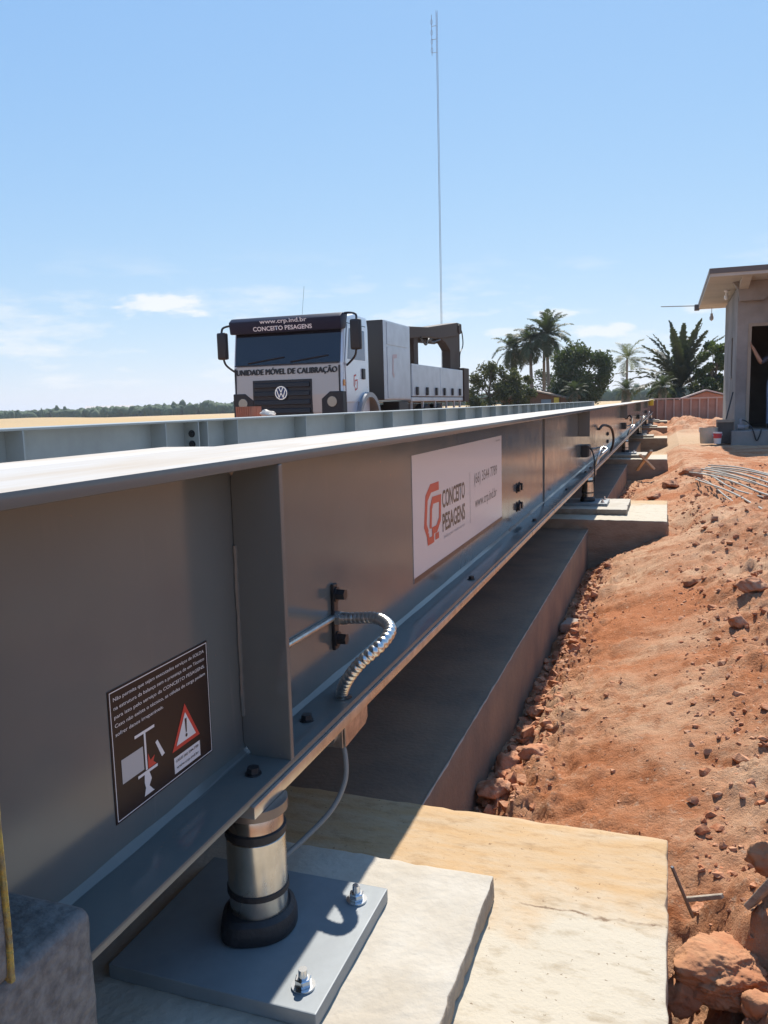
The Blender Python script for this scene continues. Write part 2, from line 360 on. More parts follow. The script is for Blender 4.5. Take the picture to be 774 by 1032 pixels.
# ------------------------------------------------------------------ layout of the weighbridge
XE, XW = -.576, -.664                      # flange edge and web of the near girder
ZB0, ZB1, ZT0, ZT1 = .310, .322, .812, .830
Y0, Y1 = .46, 41.0
PIER_Y = [(.385, 1.646), (6.205, 7.47), (12.62, 13.88), (19.35, 20.6), (26.4, 27.65), (33.6, 34.85)]
CELL_Y = [1.065, 6.80, 13.2, 19.93, 26.98, 34.2]
ORD = ['nearest', 'second', 'third', 'fourth', 'fifth', 'farthest']

# ------------------------------------------------------------------ ground
def ground_height(x, y):
    x = np.asarray(x, float); y = np.asarray(y, float)
    prof_x = [-.62, -.50, -.40, -.20, 0, .15, .35, .6, .9, 1.3, 2.0, 3.0, 6.5]
    prof_z = [-.40, -.37, -.30, -.215, -.14, -.10, -.03, .06, .12, .12, .05, 0.0, -.02]
    h = np.interp(x, prof_x, prof_z)
    flat_z = np.interp(x, [-.62, -.45, -.2, .0, .25, 6.5], [-.36, -.33, -.29, -.20, -.05, -.02])
    f = sstep(y, 7.2, 11.5); h = h*(1-f) + flat_z*f
    # beside the nearest pier the soil has fallen away from the concrete
    nb = (1-sstep(y, 1.35, 1.9))
    h -= nb*.17*np.exp(-((x-.05)/.11)**2)
    h += .05*np.exp(-((x-.17)/.085)**2 - ((y-1.54)/.08)**2)
    h += nb*.03*np.exp(-((x-.24)/.12)**2 - ((y-1.5)/.2)**2)
    h += .055*np.exp(-((x+.08)/.35)**2)*np.exp(-((y-5.75)/.42)**2)                # soil pushed up against the second pier
    h -= .14*np.exp(-((x-.12)/.10)**2 - ((y-6.75)/.45)**2)                          # hole at its end
    h += .07*np.exp(-((x-.35)/.35)**2 - ((y-6.2)/.8)**2)
    h += .10*np.exp(-((x+.15)/.3)**2 - ((y-9.8)/1.2)**2)
    h += .10*np.exp(-((x-.05)/.4)**2 - ((y-15.5)/1.2)**2)
    # relief
    rough = .46 + .45*np.exp(-((x+.42)/.14)**2) + .42*sstep(x, .08, .45)*(1-sstep(y, 7, 12)) + .6*nb*sstep(x, 0, .1)
    path = np.exp(-((x-.02-.06*np.sin(y*1.1))/.2)**2)*(sstep(y, 1.7, 2.4))*(1-sstep(y, 6.0, 7))
    rough = rough*(1-.45*path)
    far = 1-sstep(y, 12, 22)
    h = h + fbm(x*1.6, y*1.6, 3, 3)*.10*far
    h = h + (.5-np.abs(fbm(x*2.2+.4*y, y*1.2, 71, 3)*2))*.045*sstep(x, .1, .4)*far
    h = h + fbm(x*5.5, y*5.5, 5, 5, .6)*.10*rough*(.3+.7*far)
    n = np.abs(fbm(x*13, y*13, 9, 5, .65)); h = h + (n-.12)*.095*rough*far
    for fq, am, th, sd in ((15, .070, .60, 20), (27, .055, .60, 21), (48, .034, .58, 31), (80, .018, .55, 41)):
        fade = 1-sstep(y, 55/fq, 150/fq)
        wx = x*fq + 1.6*vnoise(x*fq*.7, y*fq*.7, sd+3); wy = y*fq + 1.6*vnoise(x*fq*.7, y*fq*.7, sd+5)
        b_ = np.maximum(vnoise(wx, wy, sd)-th, 0)/(1-th); h = h + b_**.75*am*.6*(rough-.15)*fade
        p_ = np.maximum(vnoise(wx*.8+7, wy*.8, sd+50)-.66, 0)/.34; h = h - p_**.8*am*.5*rough*fade
    heap = sstep(y, 22, 26)*(1-sstep(y, 34, 37))*(1-sstep(x, 1.6, 3))
    h = h + heap*np.maximum(fbm(x*1.3, y*.8, 61, 4, .6)+.06, 0)*.75
    edge = sstep(x, 5.2, 6.4); edge2 = sstep(y, 36, 44)
    e = np.maximum(edge, edge2); h = h*(1-e) + (-.07)*e
    return h
def grid_mesh(name, xs, ys, hf):
    X, Y = np.meshgrid(xs, ys); Z = hf(X, Y); nx, ny = len(xs), len(ys)
    co = np.stack([X, Y, Z], -1).reshape(-1, 3)
    i = (np.arange(ny-1)[:, None]*nx + np.arange(nx-1)[None, :]).reshape(-1)
    F = np.stack([i, i+1, i+nx+1, i+nx], -1)
    me = bpy.data.meshes.new(name); me.vertices.add(len(co)); me.vertices.foreach_set('co', co.ravel())
    me.loops.add(F.size); me.loops.foreach_set('vertex_index', F.ravel().astype(np.int32))
    me.polygons.add(len(F)); me.polygons.foreach_set('loop_start', np.arange(0, F.size, 4, dtype=np.int32))
    me.update(calc_edges=True); me.polygons.foreach_set('use_smooth', np.ones(len(F), bool)); return me
def graded(a, b, s0, g):
    out = [a]; s = s0
    while out[-1] < b: out.append(out[-1]+s); s *= g
    out[-1] = b; return np.array(out)
xs = np.concatenate([np.arange(-.60, .75, .0075), graded(.7505, 6.5, .0078, 1.03)])
ys = graded(.9, 45.0, .0072, 1.0055)
structure(obj('excavated_soil', grid_mesh('excavated_soil', xs, ys, ground_height), DIRT))
# the open ground round the works, out to the horizon, with the works left open in the middle
bm = B(); XS = [-4000, -60, -4.4, 6.4, 60, 4000]; YS = [-400, -8, .9, 44.9, 120, 5000]
gv = {}
def GV(x, y):
    if (x, y) not in gv: gv[(x, y)] = bm.verts.new((x, y, -.085 if x > -100 else -32))
    return gv[(x, y)]
for i in range(5):
    for j in range(5):
        if i == 2 and j == 2: continue
        bm.faces.new([GV(XS[i], YS[j]), GV(XS[i+1], YS[j]), GV(XS[i+1], YS[j+1]), GV(XS[i], YS[j+1])])
structure(obj('ground', bm, GROUND))
bm = B(); quad(bm, [(-4.5, .2, -.42), (6.5, .2, -.42), (6.5, 45, -.42), (-4.5, 45, -.42)])
structure(obj('trench_floor', bm, DIRT))
# low spoil bank along the field at the left
def bank(x, y): return -.12 + .62*np.exp(-((y-64)/7.0)**2)*(sstep(-x, 26, 60))*(1+.5*fbm(x*.12, y*.12, 4)) * (.84+.25*vnoise(x*.09, y*.02, 8))
structure(obj('field_bank', grid_mesh('field_bank', np.linspace(-150, -22, 150), np.linspace(44, 84, 50), bank), GROUND))

# ------------------------------------------------------------------ foundations
def rough_slab(x0, x1, y0, y1, z0, z1, amp=.004, step=.028, bev=.004, seed=1):
    bm = B(); box(bm, x0, x1, y0, y1, z0, z1)
    for ax, (a, b) in enumerate(((x0, x1), (y0, y1), (z0, z1))):
        n = min(60, max(1, int((b-a)/step)))
        if ax == 0 and b-a > 2:   # keep the hidden length coarse
            cuts = [b - k*step for k in range(1, 42)]
        else: cuts = [a+(b-a)*k/n for k in range(1, n)]
        for c in cuts:
            pn = [0, 0, 0]; pn[ax] = 1; pc = [0, 0, 0]; pc[ax] = c
            bmesh.ops.bisect_plane(bm, geom=bm.verts[:]+bm.edges[:]+bm.faces[:], plane_co=pc, plane_no=pn)
    sh = [e for e in bm.edges if len(e.link_faces) == 2 and e.calc_face_angle(0) > 1]
    bmesh.ops.bevel(bm, geom=sh, offset=bev, segments=2, profile=.5, affect='EDGES')
    rr = random.Random(seed)
    from mathutils import noise as mn
    for v in bm.verts:
        p = v.co*11+Vector((seed*7.1, 0, 0)); q = v.co*37
        v.co += (mn.noise_vector(p)*.45 + mn.noise_vector(q)*.55)*amp
        ne = sum((abs(v.co.x-x0) < .02 or abs(v.co.x-x1) < .02, abs(v.co.y-y0) < .02 or abs(v.co.y-y1) < .02, abs(v.co.z-z0) < .02 or abs(v.co.z-z1) < .02))
        if ne > 1:
            ch = max(0, mn.noise(v.co*34)-.25)*amp*2.6; v.co += (Vector(((x0+x1)/2, (y0+y1)/2, (z0+z1)/2))-v.co).normalized()*0 + Vector((-ch if abs(v.co.x-x1) < .02 else 0, (ch if abs(v.co.y-y0) < .02 else -ch if abs(v.co.y-y1) < .02 else 0), -ch*.6 if abs(v.co.z-z1) < .02 else 0))
    return bm
pier_w = PIER_Y[1][1]-PIER_Y[1][0]
SHADESIDE = mat('shaded_pier_side', (.26, .175, .115), .95, color2=(.34, .25, .175), var_scale=6, bump=.5, bump_scale=40, stretch=(1, 1, 2))  # pier sides darkened: their shade is put into the colour
PADSIDE = mat('shaded_pad_side', (.33, .27, .205), .95, color2=(.24, .18, .13), var_scale=14, bump=.5, bump_scale=50)  # pad sides likewise carry their shade in a darker colour
def shade_sides(o):
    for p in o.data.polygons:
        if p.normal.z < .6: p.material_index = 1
p0 = thing('foundation_pier', 'nearest broad concrete pier with clay-stained top, filling the bottom of the picture', 'concrete pier', (-.6, (PIER_Y[0][0]+PIER_Y[0][1])/2, 0), 'concrete piers under the weighbridge')
yc = (PIER_Y[0][0]+PIER_Y[0][1])/2
obj('pier_block', rough_slab(-4.1, .018, yc-pier_w/2, yc+pier_w/2, -.52, 0, .005), [PIER, SHADESIDE], p0, True, angle=50)
shade_sides(COL.objects[-1])
# grout pad
g0 = thing('grout_pad', 'nearest pale raised concrete pad with a chipped edge under the grey base plate', 'concrete pad', (-.6, .99, 0), 'raised pads on the piers')
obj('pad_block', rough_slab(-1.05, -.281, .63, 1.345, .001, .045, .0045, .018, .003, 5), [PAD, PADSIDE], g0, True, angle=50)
shade_sides(COL.objects[-1])
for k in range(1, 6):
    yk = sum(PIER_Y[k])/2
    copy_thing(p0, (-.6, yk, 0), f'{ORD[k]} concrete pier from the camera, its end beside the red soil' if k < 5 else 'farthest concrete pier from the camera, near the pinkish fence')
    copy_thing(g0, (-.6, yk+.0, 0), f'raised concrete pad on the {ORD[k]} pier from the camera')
# long strip footing under the girder
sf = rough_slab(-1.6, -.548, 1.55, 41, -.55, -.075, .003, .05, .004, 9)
strip = tag(obj('footing_or_blocker', sf, STRIPC, None, True, angle=50), 'long shaded concrete footing running along under the steel girder', 'footing')
bm = B(); pts = [(-.5478+random.uniform(-.0009, .0009), 1.66+.035*k, -.0755+random.uniform(-.0008, .0008)) for k in range(420)]
tube(bm, pts, .004, 6, lambda i: random.uniform(.0012, .0036)); obj('mortar_lip', bm, STRIPEDGE, strip, True, label='thin pale crumbly lip along the footing edge')
# dark abutment at the girder's end, yellow-painted upright on it
ab = thing('abutment', 'dark rough concrete abutment block with yellow-edged upright, lower left corner', 'abutment', (-.75, .45, 0))
obj('block', rough_slab(-.98, -.541, .12, .612, .0, .405, .0022, .02, .010, 3), ABUT, ab, True, angle=60)
obj('upright', rough_slab(-.98, -.5395, .12, .503, .404, .80, .003, .02, .006, 4), ABUT, ab, True, angle=60)
bm = rough_slab(-.558, -.5375, .5015, .5065, .400, .80, .0012, .008, .001, 6)
obj('yellow_edge', bm, YELLOW, ab, label='flaking yellow painted edge of the upright')

bm = B(); box(bm, -4.15, -3.36, -2.0, 41, -.5, .27, .01)  # unseen block added under the far girder to darken the space below the deck
tag(obj('footing_or_blocker', bm, STRIPC), 'unseen block added below the far girder to shut out light', 'footing')
bm = B(); box(bm, -3.36, -.985, .10, .44, -.5, .40, .01); obj('end_light_block', bm, ABUT, ab)  # unseen wall added to keep light out from under the deck end
# ------------------------------------------------------------------ girders
def girder_flange(bm, x0, x1, z0, z1, bev=.003): box(bm, x0, x1, Y0, Y1, z0, z1, bev)
ng = thing('weighbridge_girder', 'long glossy grey steel girder with stickers, running from the left foreground into the distance', 'steel girder', (XW, .5, 0), 'side girders of the weighbridge')
bm = B(); box(bm, XW-.010, XW, Y0, Y1, ZB1-.002, ZT0+.002); obj('web', bm, PAINT, ng)
bm = B(); girder_flange(bm, XE-.246, XE, ZT0, ZT1, .004); tf = obj('top_flange', bm, [PAINT, DECKTOP], ng, True, angle=40)
for p in tf.data.polygons:
    if p.normal.z > .9: p.material_index = 1
bm = B(); box(bm, -.945, XE-.247, Y0, 1.37, ZT0+.001, ZT1-.001, .003); o = obj('end_plate', bm, [PAINT, DECKTOP], ng)
for p in o.data.polygons:
    if p.normal.z > .9: p.material_index = 1
bm = B(); girder_flange(bm, XW-.10, XE, ZB0, ZB1, .0025); bf = obj('bottom_flange', bm, PAINT, ng, True, angle=40)
bm = B(); box(bm, XW-.09, XE+.0055, 1.0, Y1, ZB0-.021, ZB0-.001, .002); obj('sole_plate', bm, GALV, ng, True, angle=40)
def fillet(z, up):
    bm = B(); n = 260; prev = None
    for i in range(n+1):
        y = Y0 + (Y1-Y0)*(i/n)**2.2; rr = .0095*(1+.12*math.sin(i*5.3)+.1*random.random())
        ring = [bm.verts.new(p) for p in ((XW-.001, y, z+up*rr), (XW+rr*.42, y, z+up*rr*.42), (XW+rr, y, z-up*.001))]
        if prev:
            for k in range(2): bm.faces.new([prev[k], ring[k], ring[k+1], prev[k+1]])
        prev = ring
    bmesh.ops.recalc_face_normals(bm, faces=bm.faces[:]); return bm
obj('weld_bead', fillet(ZB1, 1), PAINT, ng, True, angle=0)
# full-height stiffener near the camera, notched at the web, and its welds
bm = B(); prism(bm, [(XW+.016, ZB1), (XE+.001, ZB1), (XE+.001, ZT0), (XW+.016, ZT0), (XW+.001, ZT0-.022), (XW+.001, ZB1+.022)], 'y', 1.137, 1.149, .0015)
st = obj('stiffener', bm, PAINT, ng)
bm = B()
tube(bm, [(XW+.003, 1.1375+.004*math.sin(z*70)*.2, z) for z in np.linspace(.39, .68, 30)], .0042, 8, lambda i: .0042*(1+.15*math.sin(i*2.1)))
obj('weld_bead', bm, PAINT, st, True)
for k, cy in enumerate(CELL_Y[1:]):
    bm = B(); prism(bm, [(XW, ZT0-.20), (XE+.001, ZT0-.20), (XE+.001, ZT0), (XW, ZT0)], 'y', cy-.22, cy-.208, .0015); obj('stiffener', bm, PAINT, ng)
bm = B(); box(bm, XW, XW+.006, 4.66, 4.672, ZB1, ZT0); obj('splice_seam', bm, PAINT, ng)
# flange and web bolts
def flange_bolt(x, y):
    bm = B(); hexbolt(bm, (x, y, ZB1), (0, 0, 1), .0105, .012); obj('bolt', bm, BLACK, bf)
for x, y in ((-.612, 1.075), (-.622, 1.30), (-.600, 2.55), (-.6, 3.9), (-.605, 5.3), (-.61, 6.62), (-.61, 7.05)): flange_bolt(x, y)
for yy in (3.78, 9.9, 16.2):
    for z in (.495, .405):
        bm = B(); hexbolt(bm, (XW, yy, z), (1, 0, 0), .019, .016); hexbolt(bm, (XW, yy+.07, z), (1, 0, 0), .019, .016); obj('bolt_pair', bm, BLACK, ng)
# clamp strip with two bolts that carries the cable outlet
bm = B(); box(bm, XW+.0005, XW+.008, 1.527, 1.549, .385, .528, .002); cs = obj('clamp_strip', bm, BLACK, ng)
for z in (.505, .408):
    bm = B(); hexbolt(bm, (XW+.008, 1.538, z), (1, 0, 0), .0125, .022); obj('bolt', bm, BLACK, cs)
bm = B(); cyl(bm, (XW+.004, 1.28, .462), (XW+.004, 1.53, .456), .006, .007, 10); obj('cable_stub', bm, GALV, ng, True)

# ---- stickers on the web
WHITEP = mat('sticker_white', (.62, .60, .59), .28, coat=.1); DARKP = mat('sticker_dark_brown', (.022, .015, .014), .35, spec=.3)
REDP = mat('print_red', (.55, .045, .035), .3); GREYP = mat('print_grey', (.42, .42, .42), .35); BLKP = mat('print_black', (.025, .022, .022), .3); WHP = mat('print_white', (.70, .68, .67), .35)
def on_web(lift): return lambda y, z: (XW+lift, y, z)
def shifted(y, z, lift): return lambda u, v: (XW+lift, y+u, z+v)
bm = B(); box(bm, XW+.0003, XW+.0014, 2.118, 3.402, .398, .760); ws = obj('company_sticker', bm, WHITEP, ng, label='large white company sticker with red logo and phone number')
pl = on_web(.0019)
bm = B(); quad(bm, [pl(2.118, .398), pl(3.402, .398), pl(3.402, .413), pl(2.118, .413)]); obj('sticker_base_band', bm, mat('print_brown', (.10, .05, .035), .35), ws)
bm = B()
ribbon(bm, [(2.392, .650), (2.30, .650), (2.255, .625), (2.238, .545), (2.262, .518)], .026, pl)
ribbon(bm, [(2.262, .518), (2.268, .494), (2.318, .494), (2.318, .520), (2.36, .520), (2.398, .545), (2.405, .610), (2.32, .612), (2.300, .590), (2.292, .530)], .022, on_web(.0023))
ribbon(bm, [(2.343, .497), (2.385, .497)], .020, pl)
obj('logo', bm, REDP, ws)
bm = text_mesh('CONCEITO', .30, .058, shifted(2.43, .572, .0019), .02); obj('lettering', bm, BLKP, ws)
bm = text_mesh('PESAGENS', .30, .058, shifted(2.43, .497, .0019), .02); obj('lettering', bm, BLKP, ws)
bm = text_mesh('balanças rodoviárias', .28, .014, shifted(2.445, .472, .0019)); obj('lettering', bm, GREYP, ws)
bm = B(); quad(bm, [pl(2.808, .47), pl(2.814, .47), pl(2.814, .655), pl(2.808, .655)]); obj('divider', bm, GREYP, ws)
bm = text_mesh('(66) 3544 7789', .42, .052, shifted(2.88, .592, .0019)); obj('lettering', bm, mat('print_dark_grey', (.12, .12, .12), .35), ws)
bm = text_mesh('www.crp.ind.br', .40, .050, shifted(2.89, .503, .0019)); obj('lettering', bm, MATS['print_dark_grey'], ws)
bm = text_mesh('impresso', .09, .010, shifted(3.28, .738, .0019)); obj('lettering', bm, MATS['print_dark_grey'], ws)

bm = B(); box(bm, XW+.0003, XW+.0012, .806, 1.041, .369, .548); ds = obj('warning_sticker', bm, DARKP, ng, label='small dark warning sticker with red triangle and white text')
pl = on_web(.0017)
bm = B(); ribbon(bm, [(.809, .372), (1.038, .372), (1.038, .545), (.809, .545), (.809, .372)], .0013, pl); obj('border', bm, WHP, ds)
lines = ['Não permita que sejam executados serviços de SOLDA', 'na estrutura da balança sem a presença de um Técnico', 'para isto pelo serviço da CONCEITO PESAGENS.', 'Caso não exista o técnico, as células de carga podem', 'sofrer danos irreparáveis.']
for i, t in enumerate(lines):
    bm = text_mesh(t, .215 if i < 4 else .105, .0066, shifted(.8155, .5305-.0118*i, .0017), .004); obj('lettering', bm, WHP, ds)
bm = B()
poly(bm, [(.972, .4725), (.935, .4115), (1.007, .4115)], pl); obj('red_triangle', bm, REDP, ds)
bm = B(); poly(bm, [(.9715, .4595), (.9455, .4175), (.9965, .4175)], on_web(.0021)); obj('white_triangle', bm, WHP, ds)
bm = B(); poly(bm, [(.9690, .450), (.9740, .450), (.9728, .429), (.9702, .429)], on_web(.0025)); poly(bm, [(.9715+.0028*math.cos(a*.785), .4245+.0028*math.sin(a*.785)) for a in range(8)], on_web(.0025)); obj('exclamation_mark', bm, BLKP, ds)
bm = B(); poly(bm, [(.938, .378), (1.006, .378), (1.006, .402), (.938, .402)], pl); tb = obj('telephone_box', bm, WHP, ds)
bm = text_mesh('LIGUE: (66) 3544-7789', .058, .0055, shifted(.943, .3925, .0022), .006); obj('lettering', bm, BLKP, ds)
bm = text_mesh('www.crp.ind.br', .058, .0055, shifted(.943, .3825, .0022), .006); obj('lettering', bm, BLKP, ds)
bm = B(); poly(bm, [(.853, .4665), (.897, .4665), (.897, .4705), (.853, .4705)], pl); poly(bm, [(.8725, .414), (.8765, .414), (.8765, .4665), (.8725, .4665)], pl); poly(bm, [(.855, .409), (.899, .409), (.899, .413), (.855, .413)], pl)
poly(bm, [(.869, .409), (.880, .409), (.884, .398), (.878, .390), (.886, .381), (.889, .379), (.866, .379), (.870, .390), (.868, .398)], pl)
poly(bm, [(.897, .444), (.902, .446), (.917, .420), (.910, .418)], pl); obj('girder_diagram', bm, WHP, ds)
bm = B(); poly(bm, [(.823, .417), (.869, .417), (.869, .450), (.823, .450)], pl); obj('block_diagram', bm, GREYP, ds)
bm = B(); poly(bm, [(.878, .414), (.897, .414), (.890, .420), (.894, .428), (.884, .424), (.879, .436)], pl); obj('spark_diagram', bm, REDP, ds)

# ---- far girder and deck between
fg = thing('weighbridge_girder', 'paler grey-green far girder with upright stiffeners, in front of the truck', 'steel girder', (-3.53, .5, 0), 'side girders of the weighbridge')
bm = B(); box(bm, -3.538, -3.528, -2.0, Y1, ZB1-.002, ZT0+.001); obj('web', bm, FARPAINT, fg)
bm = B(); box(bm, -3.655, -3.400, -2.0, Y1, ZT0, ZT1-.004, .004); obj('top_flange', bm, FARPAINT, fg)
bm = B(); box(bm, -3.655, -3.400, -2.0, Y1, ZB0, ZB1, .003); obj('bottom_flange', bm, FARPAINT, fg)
bm0 = B(); box(bm0, -.064, .064, -.006, .006, -.244, .244, .0015)
sm = bpy.data.meshes.new('stiffener'); bm0.to_mesh(sm); bm0.free(); sm.materials.append(FARPAINT)
ys_st = [.9, 2.25, 3.6, 4.97, 5.40, 5.53, 6.0, 7.37, 8.72]
while ys_st[-1] < 40: ys_st.append(ys_st[-1]+1.36)
for y in ys_st:
    o = bpy.data.objects.new('stiffener', sm); COL.objects.link(o); o.parent = fg; o.location = (-3.464+3.53, y-.5, (ZB1+ZT0)/2)
for z in (.72, .64, .56):
    bm = B(); hexbolt(bm, (-3.46, 5.394, z), (0, -1, 0), .022, .02); obj('bolt', bm, BLACK, fg)
tag(obj('deck_slab', (lambda b: box(b, -3.52, XW-.014, Y0, Y1, .36, .47, .004))(B()), DECKC), 'recessed concrete deck slab lying between the two girders', 'deck slab')

# ------------------------------------------------------------------ load cell assemblies
def base_plate():
    t = thing('base_plate', 'nearest grey steel base plate bolted to the pale pad in the foreground', 'base plate', (-.61, 1.065, .045), 'base plates on the pads')
    bm = B(); box(bm, -.785, -.441, .912, 1.218, .046, .070, .002); obj('plate', bm, PLATE, t)
    for x in (-.480,):
        for y in (.957, 1.170):
            bm = B(); cyl(bm, (x, y, .070), (x, y, .0735), .0175, seg=28); w = obj('washer', bm, ZINC, t, True)
            bm = B(); cyl(bm, (x, y, .0735), (x, y, .085), .0128, .0128, 6); bmesh.ops.bevel(bm, geom=bm.edges[:], offset=.0012, segments=1, affect='EDGES'); obj('nut', bm, ZINC, t)
            bm = B(); cyl(bm, (x, y, .084), (x, y, .098), .0072, .0064, 18); obj('stud', bm, ZINC, t, True)
    return t
def load_cell():
    cx, cy = -.607, 1.065
    t = thing('load_cell', 'nearest cylindrical steel load cell with black bands standing on its rubber cup', 'load cell', (cx, cy, .07), 'load cells under the girder')
    bm = B(); n = 40; prof = [(.057, .0705), (.060, .075), (.060, .090), (.057, .102), (.050, .108)]; rings = []
    for r, z in prof:   # rounded cup with a flat lug
        rings.append([])
        for i in range(n):
            a = 2*math.pi*i/n; k = 1 + .20*math.exp(-((a-4.35)/.42)**2) + .10*math.exp(-((a-1.2)/.5)**2)
            rings[-1].append(bm.verts.new((cx+r*k*math.cos(a), cy+r*k*math.sin(a), z)))
    for A, C in zip(rings, rings[1:]):
        for i in range(n): bm.faces.new([A[i], A[(i+1) % n], C[(i+1) % n], C[i]])
    bm.faces.new(rings[0][::-1]); bm.faces.new(rings[-1]); obj('rubber_cup', bm, RUBBER, t, True)
    bm = B(); lathe(bm, cx, cy, [(.044, .104), (.0465, .107), (.0465, .1345), (.0475, .1355), (.0475, .2295), (.0465, .2305), (.0450, .232), (.0450, .268), (.0435, .2705)], 48); obj('body', bm, CELL, t, True)
    for z0, z1, r in ((.1365, .1475, .0488), (.2325, .2455, .0485)):
        bm = B(); lathe(bm, cx, cy, [(.0450, z0-.001), (r+.0006, z0+.001), (r+.0006, z1-.001), (.0445, z1+.001)], 48); obj('black_band', bm, RUBBER, t, True)
    bm = B(); lathe(bm, cx, cy, [(.050, .270), (.053, .272), (.053, .2875), (.050, .2885)], 40); obj('top_cup', bm, mat('dark_cup_steel', (.22, .19, .17), .4, metal=.7), t, True)
    return t
bp0 = base_plate(); lc0 = load_cell()
for k in range(1, 6):
    copy_thing(bp0, (-.61, CELL_Y[k], .045), f'grey bolted base plate on the {ORD[k]} pier from the camera')
    copy_thing(lc0, (-.607, CELL_Y[k], .07), f'cylindrical steel load cell under the girder on the {ORD[k]} pier from the camera')

# spiral steel conduit from the clamp strip down to the flange
def conduit(dy=0, label='nearest silver corrugated conduit curving from the girder web down to its flange'):
    t = thing('flexible_conduit', label, 'conduit', (-.62, 1.45+dy, ZB1), 'corrugated conduits on the girder')
    p = spline([(XW+.030, 1.535, .455), (-.600, 1.526, .460), (-.560, 1.510, .467), (-.528, 1.483, .468), (-.504, 1.446, .462), (-.510, 1.405, .444), (-.545, 1.385, .412), (-.575, 1.392, .375), (-.597, 1.418, .342), (-.604, 1.430, .3235)], 26)
    # resample evenly, then alternate the radius for the wound profile
    L = [0]
    for a, b in zip(p, p[1:]): L.append(L[-1]+(b-a).length)
    n = 230; q = []; j = 0
    for i in range(n):
        s = L[-1]*i/(n-1)
        while j < len(L)-2 and L[j+1] < s: j += 1
        f = (s-L[j])/max(1e-9, L[j+1]-L[j]); q.append(p[j].lerp(p[j+1], f)+Vector((0, dy, 0)))
    bm = B(); tube(bm, q, .01, 14, lambda i: 0.0106+.0022*abs(math.sin(i*math.pi/7))); obj('spiral_tube', bm, CHROME, t, True, angle=60)
    bm = B(); cyl(bm, (XW+.008, 1.537+dy, .454), (XW+.020, 1.537+dy, .454), .0165, .0165, 6); cyl(bm, (XW+.020, 1.537+dy, .454), (XW+.036, 1.535+dy, .455), .014, .013, 20); obj('gland', bm, GALV, t, True)
    bm = B(); cyl(bm, (-.600, 1.430+dy, ZB1+.0005), (-.599, 1.432+dy, ZB1+.007), .0165, .0155, 20); obj('grommet', bm, BLACK, t, True)
    return t
c0 = conduit()
for k in range(1, 4): copy_thing(c0, (-.62, CELL_Y[k]+.68, ZB1), f'corrugated silver conduit loop beside the {ORD[k]} load cell from the camera')
# bracket under the flange and the cable that leaves it
br = thing('cable_bracket', 'small bare-metal bracket hanging under the girder flange beside the nearest load cell', 'bracket', (-.6, 1.42, .25), 'cable brackets under the flange')
bm = B(); prism(bm, [(1.368, .288), (1.49, .288), (1.49, .262), (1.478, .252), (1.368, .246)], 'x', -.577, -.5735, .001); obj('bracket_plate', bm, BROWNP, br)
bm = B(); box(bm, -.645, -.5775, 1.362, 1.3665, .246, .288, .001); obj('bracket_web', bm, BROWNP, br)
bm = B(); cyl(bm, (-.603, 1.362, .272), (-.603, 1.346, .270), .016, .016, 22); cyl(bm, (-.603, 1.346, .270), (-.603, 1.338, .269), .009, .009, 14); obj('cable_gland', bm, GALV, br, True)
for k in range(1, 4): copy_thing(br, (-.6, CELL_Y[k]+.36, .25), f'small metal bracket under the flange beside the {ORD[k]} load cell from the camera')
bm = B(); tube(bm, spline([(-.590, 1.385, .255), (-.578, 1.375, .222), (-.575, 1.36, .180), (-.588, 1.325, .140), (-.615, 1.265, .112), (-.635, 1.18, .104), (-.640, 1.115, .112)], 10), .0052, 10)
tag(obj('signal_cable', bm, CABLE, None, True), 'thin grey cable hanging from the bracket and looping back behind the nearest load cell', 'cable')
bm = B(); tube(bm, spline([(XW+.01, 8.55, .60), (-.62, 8.7, .635), (-.56, 8.9, .60), (-.545, 9.1, .50), (-.56, 9.25, .40), (-.585, 9.3, ZB1+.012)], 10), .013, 12)
tag(obj('black_hose', bm, RUBBER, None, True), 'black rubber hose arching over the lower flange between the second and third piers', 'hose')
bm = B(); tube(bm, spline([(XW+.01, 7.0, .50), (-.62, 6.9, .515), (-.575, 6.82, .48), (-.555, 6.8, .40), (-.552, 6.8, .25), (-.562, 6.81, .16)], 10), .006, 10)
tag(obj('signal_cable', bm, RUBBER, None, True), 'black cable drooping from the web to the second load cell from the camera', 'cable')
bm = B(); tube(bm, spline([(XW+.01, 14.6, .56), (-.60, 14.4, .62), (-.55, 14.25, .55), (-.55, 14.05, .42), (-.585, 13.95, .335)], 10), .013, 10)
tag(obj('black_hose', bm, RUBBER, None, True), 'black rubber hose arching out over the flange above the third pier', 'hose')
for k in range(1, 5):
    y = CELL_Y[k]; lp = [(-.56+.045*math.sin(a)*.6, y+.50-.13*math.cos(a), .40+.085*math.sin(a)) for a in np.linspace(-.9, 4.1, 22)]
    bm = B(); tube(bm, lp, .0085, 8); tag(obj('cable_loop', bm, GALV, None, True), f'coiled loop of pale cable hung on the girder at the {ORD[k]} pier from the camera', 'cable', 'cable loops on the girder')
    b_ = thing('terminal_box', f'small dark terminal box on the girder web above the {ORD[k]} pier from the camera', 'terminal box', (XW+.03, y+.1, .44), 'terminal boxes on the web')
    bm = B(); box(bm, XW+.001, XW+.055, y, y+.22, .43, .53, .005); obj('box_body', bm, BLACK, b_)
    bm = B(); box(bm, XW+.055, XW+.063, y+.005, y+.215, .435, .525, .002); obj('lid', bm, BLACK, b_)
